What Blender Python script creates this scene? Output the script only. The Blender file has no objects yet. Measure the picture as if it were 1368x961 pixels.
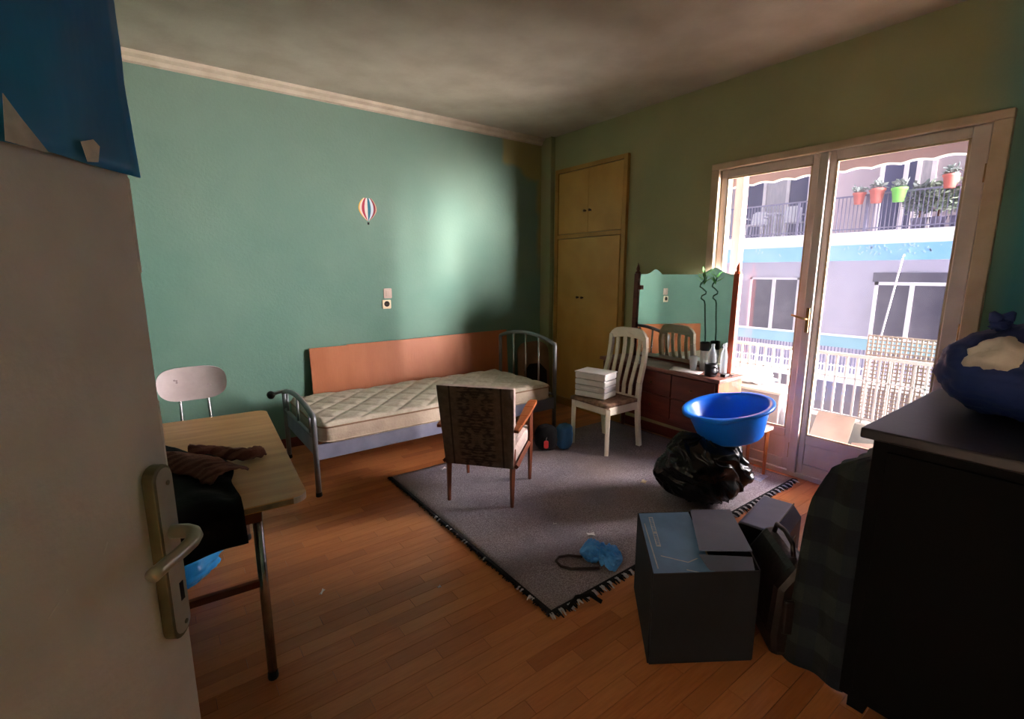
import bpy, math, random
from mathutils import Vector, Matrix, noise
random.seed(7)
scene = bpy.context.scene
COL = scene.collection
R = math.radians

# ---------------------------------------------------------------- camera, world, sun, exposure
cd = bpy.data.cameras.new('camera'); cam = bpy.data.objects.new('camera', cd); COL.objects.link(cam)
cam.location = (0, 0, 1.55)
cam.rotation_euler = (R(90 - 10.25), 0, R(53.3 - 90))
cd.sensor_fit = 'HORIZONTAL'; cd.sensor_width = 36; cd.lens = 36 * 642 / 1368
cd.clip_start = 0.02; cd.clip_end = 200
scene.camera = cam

world = bpy.data.worlds.new('world'); scene.world = world; world.use_nodes = True
bg = world.node_tree.nodes['Background']
bg.inputs[0].default_value = (0.86, 0.90, 1.0, 1); bg.inputs[1].default_value = 0.50

def glow_sun(name, frm, energy, angle, col):
    l = bpy.data.lights.new(name, 'SUN'); l.energy = energy; l.angle = R(angle); l.color = col
    o = bpy.data.objects.new(name, l); COL.objects.link(o); o.location = (8, -4, 8)
    o.rotation_euler = Vector(frm).to_track_quat('Z', 'Y').to_euler()
glow_sun('daylight', (0.46, -0.87, 0.17), 66.0, 80, (1.0, 0.95, 0.90))
glow_sun('glow_sun', (0.30, -0.95, 0.02), 36.0, 26, (1.0, 0.96, 0.90))  # near-horizon lamp added as glow from a sunlit facade down the street

vs = scene.view_settings
vs.view_transform = 'Standard'; vs.look = 'None'; vs.gamma = 1; vs.use_curve_mapping = False
vs.exposure = 1.22

# ---------------------------------------------------------------- helpers
def lin(c):
    f = lambda v: v / 12.92 if v <= 0.04045 else ((v + 0.055) / 1.055) ** 2.4
    return tuple(f(x / 255) for x in c) + (1,)

class MB:
    def __init__(s): s.v = []; s.f = []; s.m = []; s.cur = 0
    def add(s, vs_, fs_):
        o = len(s.v); s.v += [tuple(p) for p in vs_]
        s.f += [tuple(i + o for i in f) for f in fs_]; s.m += [s.cur] * len(fs_); return s
    def box(s, x0, x1, y0, y1, z0, z1):
        v = [(x, y, z) for x in (x0, x1) for y in (y0, y1) for z in (z0, z1)]
        return s.add(v, [(0,1,3,2),(4,6,7,5),(0,4,5,1),(2,3,7,6),(0,2,6,4),(1,5,7,3)])
    def obox(s, mat, x0, x1, y0, y1, z0, z1):
        v = [mat @ Vector((x, y, z)) for x in (x0, x1) for y in (y0, y1) for z in (z0, z1)]
        return s.add(v, [(0,1,3,2),(4,6,7,5),(0,4,5,1),(2,3,7,6),(0,2,6,4),(1,5,7,3)])
    def bar(s, a, b, w, t, up=(0,0,1)):
        a = Vector(a); b = Vector(b); d = (b - a).normalized(); u = Vector(up)
        if abs(d.dot(u)) > .95: u = Vector((0,1,0))
        x = d.cross(u).normalized(); y = x.cross(d).normalized()
        v = [p + x*i*w/2 + y*j*t/2 for p in (a, b) for i, j in ((-1,-1),(1,-1),(1,1),(-1,1))]
        return s.add(v, [(3,2,1,0),(4,5,6,7),(0,1,5,4),(1,2,6,5),(2,3,7,6),(3,0,4,7)])
    def tube(s, pts, r, n=8, caps=True):
        pts = [Vector(p) for p in pts]; k = len(pts)
        rs = r if isinstance(r, (list, tuple)) else [r] * k
        ref = None; vv = []
        for i, p in enumerate(pts):
            d = (pts[min(i+1,k-1)] - pts[max(i-1,0)])
            d = d.normalized() if d.length > 1e-9 else Vector((0,0,1))
            if ref is None:
                ref = Vector((0,0,1)) if abs(d.z) < .9 else Vector((1,0,0))
            x = d.cross(ref).normalized(); ref = x.cross(d).normalized()
            for j in range(n):
                a = 2*math.pi*j/n; vv.append(p + (x*math.cos(a) + ref*math.sin(a)) * rs[i])
        ff = [(i*n+j, i*n+(j+1)%n, (i+1)*n+(j+1)%n, (i+1)*n+j) for i in range(k-1) for j in range(n)]
        if caps: ff += [tuple(range(n-1,-1,-1)), tuple(range((k-1)*n, k*n))]
        return s.add(vv, ff)
    def lathe(s, prof, c=(0,0,0), n=32, mat=None, fn=None):
        vv = []
        for (r, z) in prof:
            for j in range(n):
                a = 2*math.pi*j/n; rr, zz = (r, z) if fn is None else fn(r, z, a)
                p = Vector((rr*math.cos(a), rr*math.sin(a), zz))
                if mat is not None: p = mat @ p
                vv.append(p + Vector(c))
        k = len(prof)
        ff = [(i*n+j, i*n+(j+1)%n, (i+1)*n+(j+1)%n, (i+1)*n+j) for i in range(k-1) for j in range(n)]
        ff += [tuple(range(n-1,-1,-1)), tuple(range((k-1)*n, k*n))]
        return s.add(vv, ff)
    def grid(s, fn, nu, nv):
        vv = [fn(i/(nu-1), j/(nv-1)) for i in range(nu) for j in range(nv)]
        ff = [(i*nv+j, (i+1)*nv+j, (i+1)*nv+j+1, i*nv+j+1) for i in range(nu-1) for j in range(nv-1)]
        return s.add(vv, ff)
    def slab(s, top, thick, nu, nv):           # closed sheet: top surface fn and its copy pushed by thick vector
        t = Vector(thick); a = [Vector(top(i/(nu-1), j/(nv-1))) for i in range(nu) for j in range(nv)]
        o = nu*nv; vv = a + [p + t for p in a]; ff = []
        for i in range(nu-1):
            for j in range(nv-1):
                q = (i*nv+j, (i+1)*nv+j, (i+1)*nv+j+1, i*nv+j+1); ff += [q, tuple(x+o for x in reversed(q))]
        rim = [i*nv for i in range(nu)] + [(nu-1)*nv+j for j in range(1,nv)] + [i*nv+nv-1 for i in range(nu-2,-1,-1)] + [j for j in range(nv-2,0,-1)]
        for a_, b_ in zip(rim, rim[1:]+rim[:1]): ff.append((a_, a_+o, b_+o, b_))
        return s.add(vv, ff)
    def prism(s, poly, to3, t0, t1):           # 2-D outline (u,v) -> to3(u,v,t)
        n = len(poly); vv = [to3(u, v, t) for t in (t0, t1) for u, v in poly]
        ff = [tuple(range(n-1,-1,-1)), tuple(range(n, 2*n))] + [(i, (i+1)%n, n+(i+1)%n, n+i) for i in range(n)]
        return s.add(vv, ff)
    def build(s, name, mat, parent=None, smooth=False, bevel=0, solid=0, sub=0):
        me = bpy.data.meshes.new(name); me.from_pydata(s.v, [], s.f)
        for m in (mat if isinstance(mat, (list, tuple)) else [mat]): me.materials.append(m)
        me.polygons.foreach_set('material_index', s.m); me.update()
        import bmesh
        b = bmesh.new(); b.from_mesh(me); bmesh.ops.recalc_face_normals(b, faces=b.faces); b.to_mesh(me); b.free()
        if smooth:
            for p in me.polygons: p.use_smooth = True
        o = bpy.data.objects.new(name, me); COL.objects.link(o)
        if parent: o.parent = parent
        if bevel:
            m = o.modifiers.new('bevel', 'BEVEL'); m.width = bevel; m.segments = 2; m.limit_method = 'ANGLE'; m.angle_limit = R(40)
        if solid:
            m = o.modifiers.new('solid', 'SOLIDIFY'); m.thickness = solid; m.offset = 0
        if sub:
            m = o.modifiers.new('sub', 'SUBSURF'); m.levels = sub; m.render_levels = sub
        return o

def tag(o, label, cat, group=None, kind=None):
    o['label'] = label; o['category'] = cat
    if group: o['group'] = group
    if kind: o['kind'] = kind
    return o
def thing(name, label, cat, loc=(0,0,0), rz=0, group=None, kind=None):
    o = bpy.data.objects.new(name, None); COL.objects.link(o); o.empty_display_size = .05
    o.location = loc; o.rotation_euler = (0, 0, rz)
    return tag(o, label, cat, group, kind)
def stuff(o): o['kind'] = 'stuff'; return o

def mat(name, c1, c2=None, scale=8, rough=.6, bump=0, bscale=None, metal=0, spec=.4, detail=4, stretch=None, trans=0, ior=1.45, alpha=1, coat=0, lo=.35, hi=.65):
    m = bpy.data.materials.new(name); m.use_nodes = True; nt = m.node_tree; N = nt.nodes; L = nt.links
    b = N['Principled BSDF']; b.inputs['Roughness'].default_value = rough; b.inputs['Metallic'].default_value = metal
    b.inputs['Specular IOR Level'].default_value = spec; b.inputs['Transmission Weight'].default_value = trans
    b.inputs['IOR'].default_value = ior; b.inputs['Alpha'].default_value = alpha; b.inputs['Coat Weight'].default_value = coat
    c1 = lin(c1); c2 = lin(c2) if c2 else tuple(x*.85 for x in c1[:3]) + (1,)
    tc = N.new('ShaderNodeTexCoord'); src = tc.outputs['Object']
    if stretch:
        mp = N.new('ShaderNodeMapping'); mp.inputs['Scale'].default_value = stretch; L.new(src, mp.inputs[0]); src = mp.outputs[0]
    nz = N.new('ShaderNodeTexNoise'); nz.inputs['Scale'].default_value = scale; nz.inputs['Detail'].default_value = detail; L.new(src, nz.inputs['Vector'])
    cr = N.new('ShaderNodeValToRGB'); cr.color_ramp.elements[0].position = lo; cr.color_ramp.elements[1].position = hi
    cr.color_ramp.elements[0].color = c1; cr.color_ramp.elements[1].color = c2
    L.new(nz.outputs['Fac'], cr.inputs[0]); L.new(cr.outputs[0], b.inputs['Base Color'])
    if bump:
        n2 = N.new('ShaderNodeTexNoise'); n2.inputs['Scale'].default_value = bscale or scale*4; n2.inputs['Detail'].default_value = 3; L.new(src, n2.inputs['Vector'])
        bp = N.new('ShaderNodeBump'); bp.inputs['Strength'].default_value = bump; bp.inputs['Distance'].default_value = .01
        L.new(n2.outputs['Fac'], bp.inputs['Height']); L.new(bp.outputs[0], b.inputs['Normal'])
    m['ramp'] = cr.name
    return m

class NT:     # small node-tree helper for the richer materials
    def __init__(s, m): s.nt = m.node_tree; s.N = s.nt.nodes; s.L = s.nt.links
    def math(s, op, a, b=None, c=None):
        n = s.N.new('ShaderNodeMath'); n.operation = op
        for i, x in enumerate((a, b, c)):
            if x is None: continue
            if isinstance(x, (int, float)): n.inputs[i].default_value = x
            else: s.L.new(x, n.inputs[i])
        return n.outputs[0]
    def mix(s, f, a, b, mode='MIX'):
        n = s.N.new('ShaderNodeMix'); n.data_type = 'RGBA'; n.blend_type = mode
        for i, x in ((0, f), (6, a), (7, b)):
            if isinstance(x, (int, float)): n.inputs[i].default_value = x
            elif isinstance(x, tuple): n.inputs[i].default_value = x
            else: s.L.new(x, n.inputs[i])
        return n.outputs[2]
    def noise(s, scale, detail=4, vec=None):
        n = s.N.new('ShaderNodeTexNoise'); n.inputs['Scale'].default_value = scale; n.inputs['Detail'].default_value = detail
        if vec is not None: s.L.new(vec, n.inputs['Vector'])
        return n.outputs['Fac']
    def pos(s):
        g = s.N.new('ShaderNodeNewGeometry'); x = s.N.new('ShaderNodeSeparateXYZ'); s.L.new(g.outputs['Position'], x.inputs[0])
        return g.outputs['Position'], x.outputs[0], x.outputs[1], x.outputs[2]
    def step(s, v, a, b):
        n = s.N.new('ShaderNodeMapRange'); n.inputs[1].default_value = a; n.inputs[2].default_value = b; n.clamp = True; s.L.new(v, n.inputs[0]); return n.outputs[0]
    def base(s): return s.N['Principled BSDF'].inputs['Base Color']

# ---------------------------------------------------------------- materials
M = {}
M['olive'] = mat('olive_paint', (146,146,104), (134,138,98), 2.2, .7, .12, 60)
M['teal_dark'] = mat('teal_paint', (88,140,138), (78,126,126), 2, .7, .1, 60)
M['ceiling'] = mat('ceiling_paint', (196,184,164), (180,166,146), 3, .8, .1, 50)
M['cornice'] = mat('cornice_plaster', (206,190,166), (190,172,148), 6, .7)
M['white_wood'] = mat('white_gloss_paint', (206,192,184), (190,176,166), 5, .35, .08, 30)
M['door_paint'] = mat('grey_white_door_paint', (216,208,200), (202,194,186), 5, .45, .15, 60)
M['scuff'] = mat('chipped_white', (228,222,214), (206,198,190), 30, .6)
M['casing'] = mat('cream_casing_paint', (196,174,148), (180,156,128), 5, .4, .08, 30)
M['cupboard'] = mat('ochre_cupboard_paint', (196,148,76), (180,132,64), 3, .45, .08, 30)
M['cupboard_frame'] = mat('ochre_frame_paint', (178,132,64), (160,116,54), 4, .45)
M['ply'] = mat('orange_plywood', (196,124,84), (176,104,66), 3, .5, .08, 60, stretch=(1,1,.25))
M['dark_wood'] = mat('dark_mahogany', (104,46,36), (78,32,26), 6, .35, .05, 30, stretch=(3,.6,3))
M['lit_red_wood'] = mat('lit_red_mahogany', (176,74,40), (150,58,30), 6, .35, .05, 30, stretch=(3,3,.5))  # lit copy of the dresser wood, window light put into its colour
M['black_wood'] = mat('black_lacquer_wood', (40,36,42), (30,27,32), 4, .42, .05, 30, spec=.35)
M['black_body'] = mat('black_stained_wood', (7,6,7), (5,4,5), 4, .8, .05, 30, spec=.1)
M['chair_wood'] = mat('orange_brown_wood', (164,92,52), (138,72,38), 8, .4, .05, 40, stretch=(3,.5,3))
M['leg_wood'] = mat('reddish_leg_wood', (118,62,40), (96,48,30), 10, .45)
M['white_chair'] = mat('ivory_chair_paint', (238,228,210), (226,214,194), 8, .4, .05, 30)
M['cushion'] = mat('brown_seat_fabric', (150,120,98), (110,82,66), 30, .9, .3, 200)
M['steel'] = mat('grey_bed_steel', (128,128,130), (110,110,114), 10, .35, 0, metal=.5)
M['rail_steel'] = mat('blue_grey_rail', (134,134,152), (116,116,134), 6, .45)
M['chrome'] = mat('worn_chrome', (190,190,190), (160,160,160), 20, .25, metal=.9)
M['black_rubber'] = mat('black_rubber', (14,14,14), (10,10,10), 10, .5)
M['mattress_side'] = mat('mattress_border', (196,178,156), (180,160,140), 8, .9, .25, 60)
M['seat_fab'] = mat('mauve_seat_fabric', (190,168,158), (172,150,142), 40, .95, .3, 300)
M['translucent'] = mat('frosted_plastic', (236,232,228), (222,218,216), 6, .35, alpha=.9)
M['frost2'] = mat('frosted_plastic_band', (206,200,198), (192,186,184), 6, .35)
M['tub'] = mat('blue_plastic', (24,124,246), (20,114,236), 3, .32, .03, 30)
M['bin'] = mat('black_polythene', (9,9,11), (14,14,16), 5, .26, .18, 30, spec=.38)
M['glass_clear'] = mat('clear_bottle_plastic', (226,232,236), (214,222,228), 4, .12, alpha=.34)
M['black_plastic'] = mat('black_plastic', (26,26,30), (20,20,24), 6, .4)
M['paper'] = mat('white_paper', (228,222,222), (214,208,208), 6, .8)
M['pale_paper'] = mat('printed_paper', (176,176,190), (120,130,170), 40, .8)
M['leaf'] = mat('green_leaf', (104,156,92), (76,128,70), 20, .5)
M['stem'] = mat('bamboo_stem', (48,92,70), (38,76,56), 20, .4)
M['box_blue'] = None
M['cardboard'] = mat('cardboard', (134,112,100), (120,98,88), 5, .85, .1, 40)
M['dark_card'] = mat('dark_card', (44,42,46), (34,32,36), 6, .8)
M['grey_plastic'] = mat('dark_grey_plastic', (112,114,142), (100,102,130), 6, .4)
M['leather'] = mat('dark_brown_leather', (30,18,17), (20,12,11), 9, .4, .25, 40)
M['navy'] = mat('navy_fabric', (24,42,96), (16,30,72), 5, .7, .3, 30)
M['white_fab'] = mat('white_fabric', (206,194,184), (186,172,160), 8, .9, .3, 30)
M['black_cloth'] = mat('black_cloth', (14,12,14), (9,8,9), 12, .95, .3, 60)
M['blue_poly'] = mat('blue_thin_plastic', (48,128,216), (90,164,236), 16, .35, .4, 40)
M['blue_sheet'] = mat('blue_sheeting', (14,104,164), (34,130,190), 4, .35, .3, 14, stretch=(1,1,.4))
M['white_tear'] = mat('torn_white', (214,210,204), (190,186,182), 30, .8)
M['formica'] = mat('beech_formica', (216,160,96), (198,140,78), 6, .4, .04, 40, stretch=(.4,4,1))
M['pale_chair'] = mat('pale_pink_formica', (200,184,180), (184,168,164), 8, .4)
M['plate'] = mat('switch_plate', (206,180,164), (196,170,154), 5, .4)
M['socket'] = mat('cream_socket', (244,226,190), (236,216,180), 5, .35)
M['dark_hole'] = mat('dark_recess', (30,20,16), (20,14,12), 5, .7)
M['knob'] = mat('dark_knob', (96,62,30), (80,50,24), 10, .4)
M['brass'] = mat('worn_brass', (150,120,76), (120,94,58), 20, .35, metal=.7)
M['handle'] = mat('worn_handle_metal', (168,164,146), (150,146,128), 14, .32, metal=.55)
M['plate_dark'] = mat('tarnished_plate', (112,108,84), (88,84,64), 14, .45, metal=.5)
M['plate_face'] = mat('painted_plate', (170,162,150), (156,148,136), 14, .5)
M['rail_white'] = mat('white_railing_paint', (158,148,148), (146,136,136), 5, .45)
M['concrete'] = mat('balcony_concrete', (158,148,142), (142,132,126), 4, .9, .15, 40)
M['terrazzo'] = mat('balcony_floor', (122,112,106), (110,100,94), 10, .7)
M['grey_bin'] = mat('taupe_storage_plastic', (104,92,94), (92,82,84), 3, .6)
M['lattice'] = mat('pale_lattice', (130,114,106), (116,100,92), 6, .7)
M['pink_track'] = mat('salmon_shutter_track', (150,112,102), (138,100,92), 6, .5)
M['awning'] = mat('mauve_awning', (124,98,106), (112,88,96), 3, .9)
M['awn_trim'] = mat('white_awning_trim', (236,230,232), (222,216,220), 5, .9)
M['f_wall'] = mat('lilac_facade', (202,194,208), (192,184,198), 1.2, .9)
M['f_wall2'] = mat('taupe_facade', (182,170,176), (172,160,168), 1.2, .9)
M['f_white'] = mat('white_slab_paint', (244,240,246), (234,230,238), 2, .8)
M['f_blue'] = mat('blue_fascia', (128,180,230), (150,192,234), .8, .8)
M['f_teal'] = mat('pale_teal_panel', (150,190,202), (140,180,194), 1, .8)
M['f_frame'] = mat('white_window_frame', (240,232,234), (228,220,224), 4, .6)
M['f_shut'] = mat('grey_shutter', (112,106,116), (100,94,106), 2, .7)
M['f_glass'] = mat('dark_window_glass', (92,92,124), (76,78,112), 1, .15)
M['f_rail'] = mat('grey_balcony_bar', (128,124,150), (118,114,140), 5, .6)
M['f_curtain'] = mat('pale_curtain', (196,190,196), (180,176,184), 3, .9, stretch=(1,6,1))
M['terra'] = mat('terracotta_plastic', (214,118,108), (200,108,98), 5, .6)
M['lime'] = mat('lime_plastic', (140,218,104), (130,208,94), 5, .5)
M['bush'] = mat('bush_leaf', (160,170,152), (134,148,130), 3, .8)
M['bush2'] = mat('dark_bush_leaf', (136,144,142), (112,122,122), 3, .8)
M['plastic_white'] = mat('white_garden_plastic', (238,236,242), (226,224,232), 5, .4)
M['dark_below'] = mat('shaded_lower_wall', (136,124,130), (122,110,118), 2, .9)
M['red'] = mat('red_plastic', (206,52,54), (190,44,48), 5, .5)
M['teal_bag'] = mat('blue_bag', (40,84,120), (30,66,98), 6, .6, .2, 30)
M['cable'] = mat('dark_brown_cable', (52,36,36), (44,30,30), 8, .5)

# mirror
m = mat('mirror_glass', (226,236,232), (222,234,230), 1, .02, metal=1); M['mirror'] = m
# door glass: clear, faintly reflecting
def pane_mat():
    m = bpy.data.materials.new('window_glass'); m.use_nodes = True; nt = m.node_tree; N = nt.nodes; N.clear()
    o = N.new('ShaderNodeOutputMaterial'); t = N.new('ShaderNodeBsdfTransparent'); g = N.new('ShaderNodeBsdfGlossy'); mx = N.new('ShaderNodeMixShader')
    t.inputs[0].default_value = (.96,.94,.97,1); g.inputs['Roughness'].default_value = .03
    lw = N.new('ShaderNodeLayerWeight'); pw = N.new('ShaderNodeMath'); pw.operation = 'POWER'; pw.inputs[1].default_value = 5
    ml = N.new('ShaderNodeMath'); ml.operation = 'MULTIPLY_ADD'; ml.inputs[1].default_value = .5; ml.inputs[2].default_value = .02
    nt.links.new(lw.outputs['Facing'], pw.inputs[0]); nt.links.new(pw.outputs[0], ml.inputs[0])
    nt.links.new(ml.outputs[0], mx.inputs[0]); nt.links.new(t.outputs[0], mx.inputs[1]); nt.links.new(g.outputs[0], mx.inputs[2]); tl = N.new('ShaderNodeBsdfTranslucent'); tl.inputs[0].default_value = (.9,.85,1,1); m2 = N.new('ShaderNodeMixShader'); m2.inputs[0].default_value = .0035
    nt.links.new(mx.outputs[0], m2.inputs[1]); nt.links.new(tl.outputs[0], m2.inputs[2]); nt.links.new(m2.outputs[0], o.inputs[0])
    return m
M['pane'] = pane_mat()
# bed wall: sea-green paint with an olive unpainted patch by the ceiling corner
def bedwall():
    m = mat('sea_green_paint', (114,145,129), (103,138,123), 1.6, .75, .14, 55); n = NT(m); p, x, y, z = n.pos()
    col = m.node_tree.nodes[m['ramp']].outputs[0]
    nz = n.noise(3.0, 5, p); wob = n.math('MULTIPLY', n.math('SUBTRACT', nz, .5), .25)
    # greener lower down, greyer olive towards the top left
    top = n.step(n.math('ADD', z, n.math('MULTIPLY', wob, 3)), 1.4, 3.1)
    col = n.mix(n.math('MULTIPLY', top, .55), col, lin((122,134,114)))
    a = n.step(n.math('ADD', x, n.math('MULTIPLY', wob, .5)), 3.21, 3.25)
    b = n.step(n.math('SUBTRACT', n.math('ADD', z, wob), n.math('MULTIPLY', n.math('SUBTRACT', 3.8, x), .3)), 2.54, 2.60)
    c = n.step(n.math('ADD', x, n.math('MULTIPLY', wob, .8)), 3.70, 3.76)
    old = n.math('MULTIPLY', a, n.math('MAXIMUM', b, n.math('MULTIPLY', c, n.step(z, 1.5, 1.9))))
    col = n.mix(old, col, lin((150,142,92))); n.L.new(col, n.base()); return m
M['bedwall'] = bedwall()
def winwall():
    m = mat('olive_wall', (156,152,112), (144,144,106), 1.8, .75, .14, 55); n = NT(m); p, x, y, z = n.pos()
    col = m.node_tree.nodes[m['ramp']].outputs[0]
    t = n.step(y, .70, .66)
    col = n.mix(t, lin((92,150,146)), col) if False else n.mix(n.step(y, .5, .8), lin((70,134,134)), col)
    n.L.new(col, n.base()); return m
M['winwall'] = winwall()
def parquet():
    m = mat('parquet_wood', (190,116,68), (170,98,54), 9, .33, .05, 60, stretch=(.7,9,1), spec=.45); n = NT(m); p, x, y, z = n.pos()
    col = m.node_tree.nodes[m['ramp']].outputs[0]
    row = n.math('FLOOR', n.math('DIVIDE', y, .07))
    cx = n.math('FLOOR', n.math('ADD', n.math('DIVIDE', x, .5), n.math('FRACT', n.math('MULTIPLY', row, .381966))))
    cb = n.N.new('ShaderNodeCombineXYZ'); n.L.new(row, cb.inputs[0]); n.L.new(cx, cb.inputs[1])
    wn = n.N.new('ShaderNodeTexWhiteNoise'); wn.noise_dimensions = '2D'; n.L.new(cb.outputs[0], wn.inputs['Vector'])
    v = wn.outputs['Value']
    col = n.mix(n.math('MULTIPLY', v, .5), col, lin((212,142,88)), 'MIX')
    col = n.mix(n.math('MULTIPLY', n.math('GREATER_THAN', n.math('FRACT', n.math('MULTIPLY', v, 7.3)), .7), .35), col, lin((140,74,40)))
    n.L.new(col, n.base()); return m
M['parquet'] = parquet()
def rugmat():
    m = mat('grey_rug_pile', (176,164,172), (146,138,148), 3, .98, .5, 160, spec=.05); n = NT(m); p, x, y, z = n.pos()
    col = m.node_tree.nodes[m['ramp']].outputs[0]
    col = n.mix(n.step(n.noise(170, 2, p), .38, .62), col, lin((116,106,112))); col = n.mix(n.math('MULTIPLY', n.step(n.noise(1.3, 3, p), .45, .7), .5), col, lin((150,128,112)))
    n.L.new(col, n.base()); return m
M['rug'] = rugmat()
M['rug_dark'] = mat('black_rug_binding', (26,24,28), (16,15,18), 60, .95)
M['rug_white'] = mat('white_rug_yarn', (206,200,204), (180,174,180), 60, .95)
def quilt():
    m = mat('quilted_ticking', (200,188,170), (184,170,150), 30, .9, .15, 200); return m
M['quilt'] = quilt()
def damask():
    m = mat('brown_damask', (112,90,80), (92,72,64), 24, .95, .2, 250); n = NT(m)
    tc = n.N.new('ShaderNodeTexCoord'); sp = n.N.new('ShaderNodeSeparateXYZ'); n.L.new(tc.outputs['Object'], sp.inputs[0])
    col = m.node_tree.nodes[m['ramp']].outputs[0]; X, Z = sp.outputs[0], sp.outputs[2]
    # mirrored scroll motif down the middle, two vertical stripes at the sides
    ax = n.math('ABSOLUTE', X); cb = n.N.new('ShaderNodeCombineXYZ'); n.L.new(ax, cb.inputs[0]); n.L.new(n.math('ABSOLUTE', n.math('SUBTRACT', n.math('FRACT', n.math('MULTIPLY', Z, 4.2)), .5)), cb.inputs[2])
    motif = n.math('MULTIPLY', n.step(n.noise(16, 2, cb.outputs[0]), .46, .52), n.step(ax, .13, .11))
    st = n.math('MULTIPLY', n.math('GREATER_THAN', ax, .165), n.math('LESS_THAN', ax, .177))
    col = n.mix(n.math('MULTIPLY', n.math('MAXIMUM', motif, st), .75), col, lin((38,24,22))); n.L.new(col, n.base()); return m
M['damask'] = damask()
def scarf():
    m = mat('brown_knit', (134,84,72), (96,52,46), 14, .95, .4, 120); n = NT(m); p, x, y, z = n.pos()
    col = m.node_tree.nodes[m['ramp']].outputs[0]
    s_ = n.math('SINE', n.math('MULTIPLY', y, 160)); col = n.mix(n.math('MULTIPLY', n.step(s_, -.2, .6), .45), col, lin((168,118,100))); n.L.new(col, n.base()); return m
M['scarf'] = scarf()
def plaid():
    m = mat('dark_plaid', (20,23,25), (15,18,19), 20, .95, .3, 150); n = NT(m); p, x, y, z = n.pos()
    col = m.node_tree.nodes[m['ramp']].outputs[0]
    a = n.math('GREATER_THAN', n.math('FRACT', n.math('MULTIPLY', z, 5.5)), .55); b = n.math('GREATER_THAN', n.math('FRACT', n.math('MULTIPLY', y, 9)), .5)
    col = n.mix(n.math('MULTIPLY', a, .6), col, lin((40,47,43))); col = n.mix(n.math('MULTIPLY', b, .5), col, lin((13,19,34))); n.L.new(col, n.base()); return m
M['plaid'] = plaid()
M['box_blue'] = mat('worn_blue_print', (112,156,206), (94,134,180), 5, .55, .08, 40)
M['box_grey'] = mat('slate_card', (118,124,150), (106,112,138), 4, .6)
M['box_side'] = mat('box_side_shade', (26,26,31), (18,18,22), 4, .8)  # near-black tone puts the shadow on the box walls into their colour
M['box_white'] = mat('print_white', (198,206,216), (176,186,200), 30, .7)
M['torn_yellow'] = mat('torn_card_edge', (186,176,140), (150,140,110), 40, .9)

# ---------------------------------------------------------------- room shell
XW, YL, XL, YN, ZC = 3.84, 4.5, -0.5, -0.55, 3.05
floor = MB().box(XL-.2, XW, YN-.2, YL+.2, -.2, -.012).build('floor', M['dark_wood']); floor['kind'] = 'structure'
floor['label'] = 'reddish brown strip parquet floor of the room'; floor['category'] = 'floor'
def shared_plank():
    me = MB().box(.0008, .4992, .0008, .0692, -.012, 0).build('plank', M['parquet']); return me
proto = shared_plank(); pm = proto.data; bpy.data.objects.remove(proto)
cands = []; rest = MB()
fwd = Vector((math.cos(R(53.3)), math.sin(R(53.3)), 0))
for r in range(int(math.floor(YN/.07)), int(YL/.07)+1):
    off = (r*.381966) % 1.0
    k0 = int(math.floor(XL/.5 + off))
    for k in range(k0, k0+11):
        x0 = (k-off)*.5; y0 = r*.07; x1 = x0+.5
        if x1 < XL or x0 > XW: continue
        whole = x0 >= XL and x1 <= XW and y0 >= YN and y0+.07 <= YL
        c = Vector((x0+.25, y0+.035, 0)); d = c.dot(fwd); lat = abs(c.x*fwd.y - c.y*fwd.x)
        vis = d > .9 and lat < d*1.07+.2
        under = (x0 > 1.36 and x1 < 3.75 and 1.5 < y0 < 3.26) or (y0 > 3.5 and x0 > .9 and x1 < 3.0) or y0 < .45 and x0 > 1.8 or x1 < -.0
        if whole and vis and not under: cands.append((c.length, x0, y0))
        else: rest.box(max(x0, XL)+.0008, min(x1, XW)-.0008, max(y0, YN)+.0008, min(y0+.07, YL)-.0008, -.012, 0)
cands.sort()
for i, (d, x0, y0) in enumerate(cands):
    if i < 300:
        o = bpy.data.objects.new('plank', pm); COL.objects.link(o); o.parent = floor; o.location = (x0, y0, 0)
    else: rest.box(x0+.0008, x0+.4992, y0+.0008, y0+.0692, -.012, 0)
stuff(rest.build('plank_field', M['parquet'], floor))

def struct(o, label, cat): o['kind'] = 'structure'; o['label'] = label; o['category'] = cat; return o
ceil = struct(MB().box(XL-.2, XW+.20, YN-.2, YL+.2, ZC, ZC+.15).build('ceiling', M['ceiling']), 'plain off-white ceiling with a plaster cornice', 'ceiling')
def cornice(a, b, nrm, name='cornice'):
    prof = [(0,0),(.07,0),(.06,-.02),(.03,-.035),(.02,-.06),(0,-.07)]
    a = Vector(a); b = Vector(b); n_ = Vector(nrm); mb = MB()
    mb.prism(prof, lambda u, v, t: a.lerp(b, t) + n_*u + Vector((0,0,v)), 0, 1); mb.build(name, M['cornice'], ceil)
cornice((XL,YL,ZC), (XW,YL,ZC), (0,-1,0))
wb = struct(MB().box(XL-.2, XW+.20, YL, YL+.2, 0, ZC).build('wall_back', M['bedwall']), 'sea green wall behind the bed', 'wall')
OY0, OY1, OZ = .66, 2.30, 2.40
wr = MB().box(XW, XW+.20, OY1, YL, 0, ZC).box(XW, XW+.20, YN-.2, OY0, 0, ZC).box(XW, XW+.20, OY0, OY1, OZ, ZC).box(XW, XW+.20, OY0, OY1, -.2, -.01)
struct(wr.build('wall_right', M['winwall']), 'olive green wall around the balcony door', 'wall')
DY0, DY1 = -.42, .47
wl = MB().box(XL-.15, XL, DY1, YL+.2, 0, ZC).box(XL-.15, XL, YN-.2, DY0, 0, ZC).box(XL-.15, XL, DY0, DY1, 2.12, ZC)
struct(wl.build('wall_left', M['bedwall']), 'sea green wall behind the open door', 'wall')
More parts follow.
